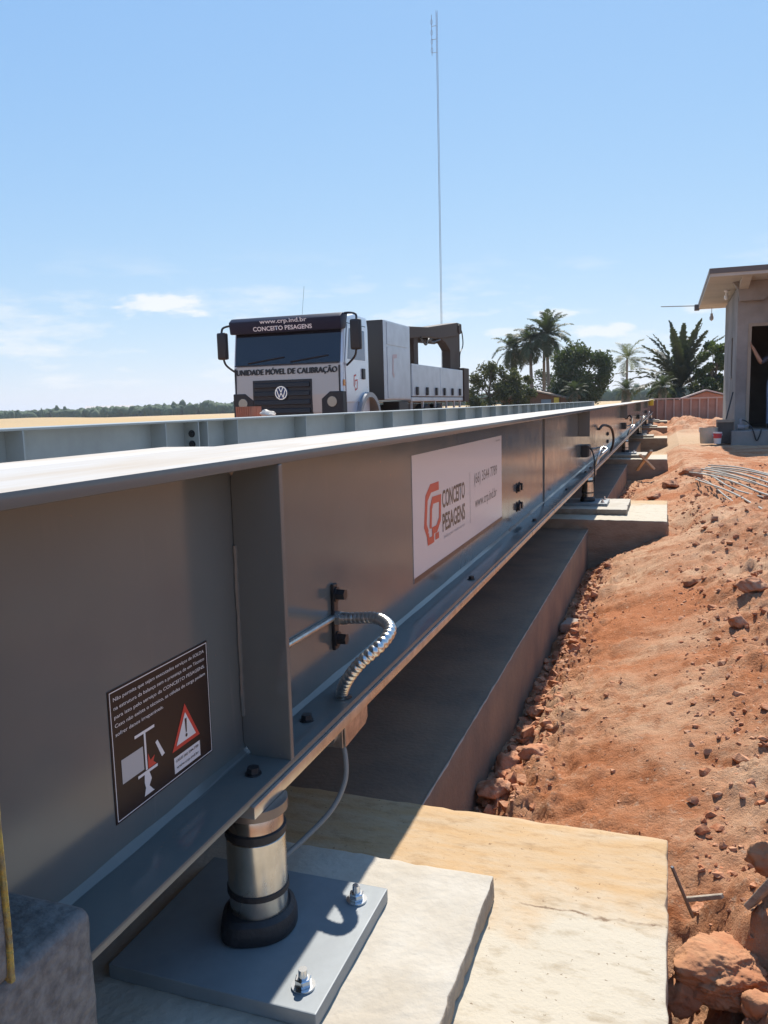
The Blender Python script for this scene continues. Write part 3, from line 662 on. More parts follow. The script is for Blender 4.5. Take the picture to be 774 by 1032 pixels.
# yellow junction box at the far end of the girder
jb = thing('junction_box', 'small yellow electrical box on the far end of the girder', 'junction box', (-.55, 33.2, .6))
bm = B(); box(bm, -.66, -.50, 33.0, 33.4, .62, .86, .02); obj('box_body', bm, mat('yellow_plastic', (.72, .52, .04), .4), jb)
bm = B(); box(bm, -.65, -.51, 32.985, 32.999, .63, .85, .004); obj('lid', bm, MATS['yellow_plastic'], jb)

# ------------------------------------------------------------------ loose soil, clods, rods
_ICO = {}
def ico(sub):
    if sub not in _ICO:
        b = bmesh.new(); bmesh.ops.create_icosphere(b, subdivisions=sub, radius=1); b.verts.ensure_lookup_table()
        _ICO[sub] = (np.array([v.co[:] for v in b.verts]), np.array([[v.index for v in f.verts] for f in b.faces])); b.free()
    return _ICO[sub]
def lump_verts(c, r, squash, sub, rough, rg):
    V, F = ico(sub); off = rg.uniform(0, 50, 3); k = np.ones(len(V))
    for fq, am in ((1.7, 1.0), (3.4, .55), (6.5, .30), (12, .16))[:2 if sub < 2 else 4]:
        for j in range(3):
            d = rg.normal(size=3); d /= np.linalg.norm(d); k = k + rough*am*.42*np.sin(fq*V@d*1.6+rg.uniform(0, 6.28))
    if sub > 2:   # facets knocked off
        for j in range(7):
            d = rg.normal(size=3); d /= np.linalg.norm(d); h = rg.uniform(.62, .9); t = (V*k[:, None])@d; k = np.where(t > h, k*h/np.maximum(t, 1e-6)*1.0+.0, k)
    if sub > 3:
        from mathutils import noise as mn
        k = k + np.array([.10*mn.noise(Vector(v)*2.6+Vector(off)) - .07*abs(mn.noise(Vector(v)*5+Vector(off))) + .045*mn.noise(Vector(v)*12+Vector(off)) + .028*mn.noise(Vector(v)*30+Vector(off)) for v in V])
    P = V*k[:, None]*rg.uniform(.75, 1.25, 3); q, _ = np.linalg.qr(rg.normal(size=(3, 3))); P = P@q; P[:, 2] *= squash
    return P*r+np.array(c), F
def lump_mesh(items, name, sub):
    Vs = []; Fs = []; n = 0
    for c, r, sq, ro in items:
        P, F = lump_verts(c, r, sq, sub, ro, RNG); Vs.append(P); Fs.append(F+n); n += len(P)
    me = bpy.data.meshes.new(name); me.from_pydata(np.concatenate(Vs).tolist(), [], np.concatenate(Fs).tolist()); return me
def scatter_clods(n):
    out = []; xs_ = []; ys_ = []; rs_ = []
    while len(out) < n:
        y = .95*math.exp(random.random()*math.log(12/.95)); z_ = random.random()
        if z_ < .42: x = random.gauss(-.455, .065)
        elif z_ < .85: x = random.uniform(.08, .25+.16*y)
        else: x = random.uniform(-.5, .3)
        if x < -.545 or (y < 1.66 and x < .03): continue
        if any(a-.02 < y < b+.02 and x < .03 for a, b in PIER_Y): continue
        r = min(.026, .0024*math.exp(abs(random.gauss(0, .75)))*(.8+.2*y))
        if z_ > .85: r *= .6
        out.append(1); xs_.append(x); ys_.append(y); rs_.append(r)
    for k in range(420):
        y = 1.9*math.exp(random.random()*math.log(6.1/1.9)); x = min(-.36, max(-.53, random.gauss(-.475, .045))); xs_.append(x); ys_.append(y); rs_.append(random.uniform(.008, .024)*(.8+.08*y))
    zz = ground_height(np.array(xs_), np.array(ys_))
    return lump_mesh([((x, y, z+r*.05), r, .75, .46) for x, y, z, r in zip(xs_, ys_, zz, rs_)], 'loose_soil', 1)
o = obj('loose_soil', scatter_clods(5400), CLOD, None, True, kind='stuff', angle=35); o['label'] = 'crumbs of loose red soil scattered over the excavation'; o['category'] = 'soil'
def gz(x, y): return float(ground_height(np.array([x]), np.array([y]))[0])
def clod(x, y, r, label, squash=.75, m=CLOD, sub=4, dz=.25, rough=.3):
    o = obj('soil_clod', lump_mesh([((0, 0, 0), r, squash, rough)], 'soil_clod', sub), m, None, True, angle=0)
    o.location = (x, y, gz(x, y)+r*dz); return tag(o, label, 'clod of soil', 'large clods of soil')
def clod_at(x, y, z, r, *a, **k): o = clod(x, y, r, *a, **k); o.location.z = z; return o
clod_at(.128, 1.475, -.142, .098, 'largest pale clod of soil beside the nearest pier at the lower right', .60, CLOD2, 6, rough=.24)
clod_at(.050, 1.42, -.17, .030, 'small rounded clod wedged against the end of the nearest pier', .9, CLOD2)
clod_at(.175, 1.385, -.15, .042, 'pale clod at the bottom right corner', .9, CLOD2)
clod_at(.098, 1.335, -.19, .052, 'flat pale clod at the bottom edge right of the nearest pier', .7, CLOD2)
clod_at(.212, 1.655, -.015, .042, 'pale boulder-like clod at the right edge above the grey board', .8, CLOD2)
clod(.085, 1.72, .022, 'small round clod behind the thin grey stake', .85)
clod(-.485, 2.36, .062, 'lumpy clod beside the footing right behind the nearest pier', .8)
clod(-.49, 2.58, .055, 'second lumpy clod along the shaded footing', .8)
clod(-.40, 2.62, .045, 'third lumpy clod, a little out from the shaded footing', .8)
clod(-.48, 3.13, .05, 'dark broken clod by the footing below the flat stone', .7)
clod(.148, 4.66, .045, 'angular pale clod casting a dark shadow on the open slope', .95, CLOD2)
clod(.294, 3.60, .05, 'dark clod on the slope at the right', .7)
clod(.38, 3.97, .05, 'broad clod on the mound below the pale rods', .7)
clod(.30, 10.6, .14, 'dark clod on the flat ground beyond the rods', .45)
clod(.05, 9.6, .12, 'weathered clod between the second and third piers', .5)
clod(-.12, 9.1, .11, 'low clod beside the footing between the second and third piers', .5)
bm = B(); prism(bm, [(-.535, 4.40), (-.43, 4.43), (-.42, 4.53), (-.51, 4.56)], 'z', gz(-.48, 4.5)-.01, gz(-.48, 4.5)+.04, .006)
tag(obj('broken_stone', bm, mat('grey_stone', (.34, .27, .21), .9, var=.3, bump=.5), None, True), 'flat grey-brown broken stone lying beside the shaded footing', 'stone')
# stake and boards by the nearest pier
def bar(name, p0, p1, w, t, m, label, cat):
    p0 = Vector(p0); p1 = Vector(p1); d = (p1-p0).normalized(); s = d.cross(Vector((0, 0, 1))).normalized(); n = s.cross(d)
    bm = B(); vs_ = [bm.verts.new(p + s*a*w/2 + n*b*t/2) for p in (p0, p1) for a, b in ((-1, -1), (1, -1), (1, 1), (-1, 1))]
    for f in ((3, 2, 1, 0), (4, 5, 6, 7), (0, 1, 5, 4), (1, 2, 6, 5), (2, 3, 7, 6), (3, 0, 4, 7)): bm.faces.new([vs_[i] for i in f])
    bmesh.ops.bevel(bm, geom=bm.edges[:], offset=min(w, t)*.12, segments=1, affect='EDGES')
    return tag(obj(name, bm, m), label, cat)
WOOD = mat('weathered_wood', (.40, .33, .25), .8, color2=(.25, .2, .15), var_scale=14, stretch=(1, 8, 8), bump=.3)
PALEWOOD = mat('pale_wood', (.62, .46, .30), .75, color2=(.5, .36, .22), var_scale=14, stretch=(1, 8, 8))
bar('stake', (.027, 1.599, -.03), (.070, 1.655, -.165), .006, .005, mat('grey_steel_bar', (.25, .26, .27), .4, metal=.6), 'thin grey stake leaning on the end of the nearest pier', 'stake')
bar('wooden_batten', (.058, 1.675, -.142), (.125, 1.64, -.10), .010, .009, WOOD, 'short weathered wooden batten lying beside the thin grey stake', 'batten')
bar('board', (.168, 1.560, -.06), (.222, 1.520, .055), .034, .012, WOOD, 'grey weathered board sticking out of the soil at the right edge', 'board')
bar('wooden_batten', (-.40, 12.45, -.15), (-.20, 12.1, .16), .05, .03, PALEWOOD, 'pale batten propped in front of the third pier, leaning left', 'batten')
bar('wooden_batten', (-.16, 12.3, -.12), (-.36, 12.2, .10), .05, .03, PALEWOOD, 'pale batten crossing the other one in front of the third pier', 'batten')
# bundle of pale conduits lying on the mound
PVC = mat('pale_plastic_pipe', (.40, .38, .33), .7, var=.35, var_scale=20)
ROD_ENDS = [(.40, 10.2, 1.02, 7.7), (.47, 10.5, 1.10, 8.0), (.51, 10.3, 1.05, 8.3), (.43, 9.9, .98, 7.2), (.33, 9.4, .60, 6.3), (.54, 10.6, 1.15, 8.4), (.25, 9.6, .72, 6.8), (.36, 9.2, .78, 6.6), (.45, 10.0, 1.0, 7.5), (.30, 9.0, .66, 6.2), (.49, 10.6, 1.2, 8.1), (.38, 9.8, .90, 7.0), (.52, 10.4, 1.12, 7.8)]
for i, (x, y, ex, ey) in enumerate(ROD_ENDS):
    pts = []; sag = random.uniform(.25, .6); wob = random.uniform(-.05, .05)
    for t in np.linspace(0, 1, 7):
        px = x+(ex-x)*t - .07*math.sin(math.pi*t)*sag + wob*math.sin(2*math.pi*t); py = y+(ey-y)*t - sag*math.sin(math.pi*t)*.5
        pts.append((px, py, .025+.022*(i % 4)+.045*math.sin(math.pi*min(1, t*1.1))+.05*t))
    bm = B(); tube(bm, spline(pts, 6), random.uniform(.0060, .0085), 8)
    tag(obj('plastic_pipe', bm, PVC, None, True), 'long pale grey pipe in the bundle lying on the soil mound at right', 'pipe', 'bundle of pale pipes on the mound')

# ------------------------------------------------------------------ truck
SILVER = mat('silver_truck_paint', (.62, .66, .70), .28, metal=.35, coat=.5); FRONTP = mat('silver_front_ground_tint', (.45, .42, .385), .35, metal=.4, coat=.3)  # front panel's beige has the ground reflection put into its colour
VISOR = mat('dark_blue_visor', (.016, .020, .042), .45, spec=.2); GLASS = mat('dark_windscreen', (.012, .016, .03), .06, spec=.7); SIDEGL = mat('side_glass', (.06, .10, .18), .05, spec=.8)
TBLK = mat('truck_black_plastic', (.02, .02, .021), .5); ALU = mat('aluminium_body', (.54, .58, .61), .42, metal=.4, var=.15, var_scale=3); BOXFRONT = mat('shaded_box_front', (.035, .033, .032), .6)
CRANE = mat('crane_brown_black', (.060, .040, .030), .6, spec=.2); LAMPG = mat('headlamp_glass', (.30, .28, .25), .15, metal=.6); PRW = mat('decal_white', (.8, .8, .8), .4); PRB = mat('decal_black', (.015, .015, .016), .4); PRR = mat('decal_red', (.55, .06, .05), .4)
TYRE = mat('tyre_rubber', (.02, .02, .02), .8)
tr = thing('truck', 'silver calibration truck with dark visor and loading crane, parked beyond the far girder', 'truck', (-7.04, 15, -.08))
TXL, TXR, TY = -8.35, -5.95, 14.65
# cab shell: side outline (y,z) extruded across, corners rounded
bm = B(); prism(bm, [(TY+.02, .66), (TY, 1.15), (TY+.03, 1.76), (TY+.14, 2.42), (TY+.30, 2.66), (TY+.75, 2.74), (TY+1.42, 2.72), (TY+1.50, 2.5), (TY+1.52, .95), (TY+1.52, .66)], 'x', TXL, TXR, .055, 3)
cab = obj('cab', bm, SILVER, tr, True, angle=40)
bm = B(); prism(bm, [(TY-.012, .79), (TY-.018, 1.15), (TY+.008, 1.735), (TY+.03, 1.735), (TY+.03, .79)], 'x', TXL+.05, TXR-.05, .006); fpnl = obj('front_panel', bm, FRONTP, tr)
bm = B(); prism(bm, [(TY+.012, 1.755), (TY+.118, 2.40), (TY+.15, 2.40), (TY+.05, 1.755)], 'x', TXL+.05, TXR-.05, .01); ws_ = obj('windscreen', bm, GLASS, tr)
bm = B(); prism(bm, [(TY-.03, 2.38), (TY-.075, 2.62), (TY+.05, 2.70), (TY+.34, 2.715), (TY+.20, 2.40)], 'x', TXL-.01, TXR+.02, .03, 2); vz = obj('sun_visor', bm, VISOR, tr, True, angle=40)
def on_front(x, z, y0, slope=0): return lambda u, v: (x+u, y0-slope*v, z+v)
bm = text_mesh('www.crp.ind.br', 1.02, .105, on_front(-7.66, 2.535, TY-.0625, .19), .008); obj('lettering', bm, PRW, vz)
bm = text_mesh('CONCEITO PESAGENS', 1.28, .085, on_front(-7.82, 2.422, TY-.0425, .19), .016); obj('lettering', bm, PRW, vz)
bm = text_mesh('UNIDADE MÓVEL DE CALIBRAÇÃO', 2.20, .165, lambda u, v: (-8.27+u, TY-.0125+.045*v, 1.535+v), .0)
for k_ in (1, 2):
    b2 = text_mesh('UNIDADE MÓVEL DE CALIBRAÇÃO', 2.20, .165, lambda u, v: (-8.27+u+.010*k_, TY-.0125+.045*v-.0006*k_, 1.535+v+.004*k_)); m_t = bpy.data.meshes.new('t'); b2.to_mesh(m_t); b2.free(); bm.from_mesh(m_t); bpy.data.meshes.remove(m_t)
obj('lettering', bm, PRB, fpnl)
for s, a, b in ((0, TXL+.35, TXL+1.15), (0, TXL+1.3, TXL+2.1)):
    bm = B(); tube(bm, [(a, TY+.0, 1.80), (b, TY+.018, 1.90)], .012, 6); obj('wiper', bm, TBLK, ws_)
bm = B(); prism(bm, [(TY-.028, .70), (TY-.034, 1.15), (TY-.022, 1.455), (TY+.0, 1.455), (TY, .70)], 'x', -7.90, -6.60, .01); gr = obj('grille', bm, TBLK, tr)
for z in (1.36, 1.19, 1.02, .85):
    bm = B(); prism(bm, [(TY-.060, z-.055), (TY-.050, z+.03), (TY-.03, z+.045), (TY-.03, z-.06)], 'x', -7.86, -6.64, .008); obj('slat', bm, TBLK, gr)
EM = Vector((-7.25, TY-.062, 1.195))
def on_em(u, v): return (EM.x+u, EM.y-.012, EM.z+v)
bm = B(); cyl(bm, (EM.x, EM.y+.03, EM.z), (EM.x, EM.y-.008, EM.z), .140, .136, 36); em = obj('emblem', bm, mat('emblem_blue', (.03, .06, .16), .3), gr, True)
bm = B()
ring = [(.125*math.cos(2*math.pi*i/36), .125*math.sin(2*math.pi*i/36)) for i in range(37)]; ribbon(bm, ring, .020, on_em)
for pts in ([(-.048, .112), (-.0, .012), (.048, .112)], [(-.098, .072), (-.045, -.085), (0, .0), (.045, -.085), (.098, .072)]): ribbon(bm, pts, .019, lambda u, v: (EM.x+u, EM.y-.013, EM.z+v))
obj('emblem_letters', bm, ZINC, gr)
bm = B(); box(bm, TXL-.01, TXR+.01, TY-.06, TY+.25, .30, .74, .05, 3); bu = obj('bumper', bm, TBLK, tr, True)
for s, x0, x1 in ((1, -6.40, TXR+.004), (-1, TXL-.004, -7.90)):
    cx = -6.17 if s > 0 else -8.13
    bm = B(); prism(bm, [(x0, .70), (x1, .70), (x1, 1.20), (x0+(.18 if s > 0 else 0), 1.20), (x0, 1.06)] if s > 0 else [(x0, .70), (x1, .70), (x1, 1.06), (x1-.18, 1.20), (x0, 1.20)], 'y', TY-.03, TY+.2, .02); hc = obj('lamp_housing', bm, TBLK, tr)
    bm = B(); cyl(bm, (cx, TY-.02, 1.0), (cx, TY-.045, 1.0), .11, .10, 28); obj('headlight', bm, LAMPG, tr, True)
# doors
bm = B(); prism(bm, [(TY+.16, .98), (TY+.13, 1.80), (TY+.28, 2.50), (TY+1.30, 2.50), (TY+1.34, 1.6), (TY+1.34, 1.30), (TY+.9, .98)], 'x', TXR+.001, TXR+.018, .008); dr = obj('door', bm, SILVER, tr)
bm = B(); prism(bm, [(TY+.24, 1.82), (TY+.36, 2.42), (TY+1.20, 2.42), (TY+1.22, 1.82)], 'x', TXR+.016, TXR+.022); obj('window', bm, SIDEGL, dr)
bm = B(); box(bm, TXR+.018, TXR+.05, TY+1.0, TY+1.16, 1.44, 1.66, .02); obj('handle', bm, TBLK, dr)
bm = B(); pdoor = lambda u, v: (TXR+.0205, TY+.52+u, 1.22+v)
ribbon(bm, [(.16, .30), (.05, .28), (.03, .10), (.06, .06)], .035, pdoor); ribbon(bm, [(.08, .05), (.10, .0), (.20, .03), (.22, .20), (.10, .19), (.09, .10)], .03, pdoor); obj('logo', bm, PRR, dr)
bm = B(); ribbon(bm, [(.16, 1.0), (.13, 1.80), (.28, 2.52), (1.32, 2.52), (1.36, 1.6), (1.36, 1.28)], .016, lambda u, v: (TXR+.0012, TY+u, v)); obj('door_seam', bm, TBLK, tr)
bm = B(); box(bm, TXR+.001, TXR+.02, TY+.02, TY+.11, 1.30, 1.42, .006); obj('indicator', bm, mat('amber_lens', (.6, .22, .03), .2), tr)
bm = B(); box(bm, TXL+.06, TXR-.06, TY-.022, TY-.004, 1.742, 1.765, .004); obj('scuttle_strip', bm, TBLK, tr)
for k in range(2):
    bm = B(); box(bm, TXL+.045, TXL+.075, TY-.02, TY-.008, .85, 1.70) if k == 0 else box(bm, TXR-.075, TXR-.045, TY-.02, TY-.008, .85, 1.70); obj('panel_seam', bm, TBLK, tr)
# front wheel arch and wheels
def arch(y, z, r0, r1, x0, x1):
    bm = B(); n = 18; A = []
    for i in range(n+1):
        a = math.pi*(i/n); c, s = math.cos(a), math.sin(a)
        A.append([bm.verts.new((x, y+r*c, z+r*s)) for x, r in ((x0, r0), (x0, r1), (x1, r1-.04), (x1, r0))])
    for P_, Q in zip(A, A[1:]):
        for k in range(4): bm.faces.new([P_[k], Q[k], Q[(k+1) % 4], P_[(k+1) % 4]])
    bm.faces.new(A[0]); bm.faces.new(A[-1][::-1]); bmesh.ops.recalc_face_normals(bm, faces=bm.faces[:]); return bm
obj('fender', arch(TY+1.30, .52, .56, .70, TXR-.5, TXR+.10), mat('fender_grey', (.30, .31, .32), .35, metal=.4), tr, True, angle=40)
def wheel(x, y, side):
    bm = B(); prof = [(.30, .14), (.46, .145), (.50, .10), (.50, -.10), (.46, -.145), (.30, -.14)]
    rings = [[bm.verts.new((x+dx, y+r*math.cos(2*math.pi*i/28), .42+r*math.sin(2*math.pi*i/28))) for i in range(28)] for r, dx in prof]
    for A, C in zip(rings, rings[1:]):
        for i in range(28): bm.faces.new([A[i], A[(i+1) % 28], C[(i+1) % 28], C[i]])
    bmesh.ops.recalc_face_normals(bm, faces=bm.faces[:]); w = obj('wheel', bm, TYRE, tr, True)
    bm = B(); cyl(bm, (x+side*.06, y, .42), (x+side*.10, y, .42), .30, .27, 24); cyl(bm, (x+side*.10, y, .42), (x+side*.16, y, .42), .11, .09, 16); obj('rim', bm, ALU, w, True)
for x, s in ((TXR-.16, 1), (TXL+.16, -1)):
    for y in (TY+1.22, 20.6, 21.8): wheel(x, y, s)
# mirrors
def mirror(x, y, z0, z1, s):
    bm = B(); box(bm, x-.11, x+.11, y-.06, y+.06, z0, z1, .045, 3); m_ = obj('mirror', bm, TBLK, tr, True)
    bm = B(); tube(bm, spline([(x+.02*s, y, z1-.02), (x-.02*s, y+.03, z1+.10), (x-.26*s, y+.08, z1+.13), (x-.40*s, y+.2, z1+.04)], 6), .022, 8); obj('mirror_arm', bm, TBLK, m_, True); bm = B(); tube(bm, spline([(x, y, z0+.02), (x-.05*s, y+.03, z0-.12), (x-.22*s, y+.10, z0-.26), (x-.33*s, y+.2, z0-.30)], 6), .022, 8); obj('mirror_arm', bm, TBLK, m_, True)
mirror(-5.68, 14.74, 1.98, 2.56, 1); mirror(-8.56, 14.66, 1.90, 2.44, -1)
# body box behind the cab
bm = B(); box(bm, TXL+.03, TXR-.0, 16.72, 18.70, 1.02, 2.78, .02); bx_ = obj('body_box', bm, [ALU, BOXFRONT], tr)
for p in bx_.data.polygons:
    if p.normal.y < -.8: p.material_index = 1  # shade of the box front painted in as a darker colour
bm = B(); box(bm, TXR+.0, TXR+.012, 16.95, 18.5, 2.25, 2.74, .004); obj('panel', bm, ALU, bx_)
bm = B(); box(bm, TXR+.0, TXR+.012, 16.95, 18.5, 1.06, 2.20, .004); obj('panel', bm, ALU, bx_)
bm = B(); ribbon(bm, [(17.62, 2.02), (17.34, 2.0), (17.30, 1.62), (17.40, 1.54)], .09, lambda u, v: (TXR+.0155, u, v)); obj('logo', bm, mat('decal_faded_red', (.50, .36, .35), .4), bx_)
# drop-side bed
bm = B(); box(bm, TXL+.02, TXR-.02, 18.80, 24.15, .98, 1.08, .01); obj('bed_floor', bm, ALU, tr)
for k in range(2):
    bm = B(); box(bm, TXR-.045, TXR, 18.84+k*2.64, 18.84+k*2.64+2.60, 1.10, 1.90, .012); sd = obj('side_board', bm, ALU, tr)
    for j in range(3):
        bm = B(); box(bm, TXR, TXR+.05, 19.12+k*2.64+j*.9, 19.26+k*2.64+j*.9, 1.13, 1.34, .02); obj('latch', bm, TBLK, sd)
    bm = B(); box(bm, TXL, TXL+.045, 18.84+k*2.64, 18.84+k*2.64+2.60, 1.10, 1.90, .012); obj('side_board', bm, ALU, tr)
bm = B(); box(bm, TXL+.02, TXR+.02, 24.18, 24.85, .95, 1.98, .02); obj('tail_post', bm, CRANE, tr)
for k in range(2):
    bm = B(); box(bm, (-7.5, -6.7)[k], (-7.38, -6.58)[k], 15.0, 24.3, .62, .92); obj('chassis_rail', bm, TBLK, tr)
for y in (18.9, 19.9, 21.1, 22.3, 23.2, 23.9):
    bm = B(); box(bm, TXR-.10, TXR-.05, y, y+.06, .60, .99); obj('bed_bracket', bm, ALU, tr)
bm = B(); box(bm, TXR-.5, TXR-.08, 18.0, 18.75, .45, .98, .03); obj('tool_locker', bm, TBLK, tr)
# crane over the bed
CX0, CX1 = -6.42, -6.04
bm = B(); prism(bm, [(18.85, 2.50), (18.80, 2.78), (19.4, 2.82), (21.0, 2.93), (24.2, 3.32), (24.75, 3.32), (24.8, 3.05), (24.2, 2.92), (22.3, 2.72), (20.8, 2.66), (19.4, 2.53)], 'x', CX0, CX1, .02); obj('crane_beam', bm, CRANE, tr)
bm = B(); box(bm, CX0+.06, CX1-.06, 19.88, 20.28, 1.1, 2.62, .02); obj('crane_post', bm, CRANE, tr)
bm = B(); prism(bm, [(23.55, 1.1), (24.75, 1.1), (24.75, 3.02), (24.2, 2.98), (22.45, 2.74), (23.0, 2.66), (23.55, 2.45)], 'x', CX0+.06, CX1-.06, .02); obj('crane_column', bm, CRANE, tr)
bm = B(); prism(bm, [(19.0, 2.30), (19.15, 2.52), (19.75, 2.0), (19.62, 1.92)], 'x', CX0+.12, CX1-.12, .01); obj('crane_brace', bm, CRANE, tr)
bm = B(); cyl(bm, (CX0+.1, 21.0, 2.60), (CX0+.1, 22.6, 2.66), .07, seg=12); cyl(bm, (CX0+.1, 22.6, 2.66), (CX0+.1, 23.2, 2.68), .04, seg=10); obj('crane_ram', bm, CRANE, tr, True)
bm = B(); cyl(bm, (CX0-.03, 24.4, 3.14), (CX1+.03, 24.4, 3.14), .14, seg=20); obj('crane_pin', bm, CRANE, tr, True); bm = B(); cyl(bm, (CX0-.03, 19.0, 2.64), (CX1+.03, 19.0, 2.64), .11, seg=20); obj('crane_pin', bm, CRANE, tr, True)
bm = B(); tube(bm, spline([(CX1, 20.3, 2.62), (CX1+.02, 20.7, 2.45), (CX1+.02, 21.0, 2.62), (CX1, 21.4, 2.56), (CX1, 22.2, 2.68)], 8), .025, 8); obj('hydraulic_hose', bm, TBLK, tr, True); bm = B(); tube(bm, spline([(CX1, 24.35, 3.1), (CX1, 24.75, 3.1), (CX1, 24.9, 2.7), (CX1, 24.5, 2.4), (CX1, 24.45, 2.0)], 8), .018, 8); obj('hydraulic_hose', bm, TBLK, tr, True)
bm = B(); tube(bm, [(-6.9, 14.95, 2.7), (-6.9, 15.1, 3.3)], .003, 6); obj('radio_aerial', bm, TBLK, tr)

for o in list(COL.objects):   # the body sits a little behind the cab
    if o.name.split('.')[0] in ('body_box', 'bed_floor', 'side_board', 'latch', 'tail_post', 'bed_bracket', 'tool_locker') or (o.parent and o.parent.name.startswith('body_box')):
        o.data.transform(Matrix.Translation((0, .38, 0)))
# clay bricks stacked behind the far girder
BRICK = mat('hollow_clay_brick', (.42, .155, .085), .85, color2=(.50, .21, .12), var_scale=9, bump=.3)
bm = B(); Lb, Wb, Hb = .19, .12, .165
prof = []
for k in range(7):   # grooved long faces
    x = -Lb/2 + Lb*k/7; prof += [(x+.001, -Wb/2), (x+Lb/7-.008, -Wb/2), (x+Lb/7-.006, -Wb/2+.006), (x+Lb/7-.001, -Wb/2+.006)]
prism(bm, prof + [(Lb/2, Wb/2), (-Lb/2, Wb/2)], 'z', 0, Hb)
bmesh_brick = bpy.data.meshes.new('clay_brick'); bm.to_mesh(bmesh_brick); bm.free(); bmesh_brick.materials.append(BRICK)
cols = [(-4.42, 6), (-4.225, 5), (-4.03, 5)]
for ci, (bx, nz_) in enumerate(cols):
    for rw in range(2):
        for k in range(nz_):
            o = bpy.data.objects.new('clay_brick', bmesh_brick); COL.objects.link(o); o.location = (bx, 8.0+rw*.125, -.085+.168*k+.004); o.rotation_euler.z = random.uniform(-.04, .04)
            pos = ('left', 'middle', 'right')[ci]; rr = ('front', 'back')[rw]; cs_ = ('bottom', 'second', 'third', 'fourth', 'fifth', 'sixth')[k]
            tag(o, f'red hollow brick before the truck, {rr} row, {pos} column, {cs_} course', 'brick', 'stack of red hollow bricks')
o = obj('concrete_lump', lump_mesh([((-4.17, 8.02, .80+.03), .085, .6, .35)], 'concrete_lump', 3), mat('pale_concrete_lump', (.62, .55, .46), .9, bump=.5), None, True); tag(o, 'pale lump of hardened concrete lying on the brick stack before the truck', 'concrete lump')

# ------------------------------------------------------------------ guyed mast
ms = thing('radio_mast', 'tall slender lattice radio mast rising behind the truck', 'mast', (-27.2, 100, -.1))
bm = B(); MX, MY = -27.0, 100.0
legs = [(MX+.11*math.cos(a), MY+.11*math.sin(a)) for a in (.3, 2.39, 4.49)]
for x, y in legs: cyl(bm, (x, y, -.1), (x, y, 47.6), .018, seg=6)
obj('mast_legs', bm, mat('mast_steel', (.22, .19, .20), .5, metal=.3), ms)
bm = B(); z = 0
while z < 47.4:
    for k in range(3):
        a, b = legs[k], legs[(k+1) % 3]
        cyl(bm, (*a, z), (*b, z+.42), 0.010, seg=4, caps=False); cyl(bm, (*a, z), (*b, z), .010, seg=4, caps=False)
    z += .42
obj('lattice', bm, MATS['mast_steel'], ms)
bm = B(); ax = MX-.62
cyl(bm, (ax, MY, 42.6), (ax, MY, 47.2), .03, seg=6)
for zz in (42.9, 44.4, 45.9): cyl(bm, (ax, MY, zz), (MX, MY, zz), .025, seg=6)
for zz in (43.2, 44.2, 45.2, 46.4):
    lp = [(ax-.12*math.cos(t), MY, zz+.30*math.sin(t)) for t in np.linspace(0, 2*math.pi, 13)]; tube(bm, lp, .018, 5)
obj('dipole_aerial', bm, MATS['mast_steel'], ms)

# ------------------------------------------------------------------ small building at the right
PLASTER = mat('grey_plaster', (.31, .285, .26), .9, color2=(.20, .18, .165), var_scale=1.1, bump=.2, bump_scale=30)
SOFFIT = mat('roof_slab_concrete', (.47, .42, .35), .9, color2=(.38, .34, .29), var_scale=1.5, bump=.2)
FASCIA = mat('dark_fascia', (.13, .115, .105), .8); FRAMEW = mat('door_frame_wood', (.30, .24, .18), .6); INSIDE = mat('dark_interior_wall', (.22, .20, .19), .9)
bd = thing('guard_house', 'small unfinished grey plastered building with flat overhanging roof at the right edge', 'building', (3.2, 19.3, -.05))
BX0, BX1, BY0, BY1, BZ = 1.27, 5.4, 17.5, 21.2, 3.02
DX0, DX1, DZ0, DZ1 = 1.53, 2.45, .24, 2.24
def wallpart(x0, x1, y0, y1, z0, z1, m=PLASTER): 
    bm = B(); box(bm, x0, x1, y0, y1, z0, z1); return obj('wall', bm, m, bd)
wallpart(BX0, DX0, BY0, BY0+.15, -.1, BZ); wallpart(DX0, DX1, BY0+.001, BY0+.149, DZ1, BZ); wallpart(DX1, BX1, BY0, BY0+.15, -.1, BZ); wallpart(DX0, DX1, BY0+.001, BY0+.149, -.1, DZ0)
# side wall with slit window
SY0, SY1, SZ0, SZ1 = 18.55, 18.95, 1.32, 2.12
wallpart(BX0+.002, BX0+.15, BY0+.15, SY0, -.1, BZ); wallpart(BX0+.002, BX0+.15, SY1, BY1, -.1, BZ); wallpart(BX0+.003, BX0+.149, SY0, SY1, -.1, SZ0); wallpart(BX0+.003, BX0+.149, SY0, SY1, SZ1, BZ)
bm = B(); box(bm, BX0+.07, BX0+.08, SY0, SY1, SZ0, SZ1); w = obj('window', bm, GLASS, bd)
bm = B(); box(bm, BX0-.02, BX0+.06, SY0-.03, SY1+.03, SZ0-.05, SZ0-.001); obj('sill', bm, PLASTER, w)
wallpart(BX0+.15, BX1, BY1-.15, BY1-.001, -.1, BZ); wallpart(BX1-.15, BX1-.001, BY0+.15, BY1-.15, -.1, BZ)
bm = B(); box(bm, BX0+.15, BX1-.15, BY0+.15, BY1-.15, -.1, DZ0-.002); obj('floor_slab', bm, SOFFIT, bd)
bm = B(); box(bm, .70, 6.2, 16.45, 22.25, 3.09, 3.20, .01); rf = obj('roof', bm, SOFFIT, bd)
bm = B(); box(bm, .69, 6.21, 16.44, 16.449, 3.15, 3.245); box(bm, .69, .699, 16.449, 22.26, 3.15, 3.245); box(bm, .70, 6.2, 16.449, 22.25, 3.2005, 3.245); obj('fascia', bm, FASCIA, rf)
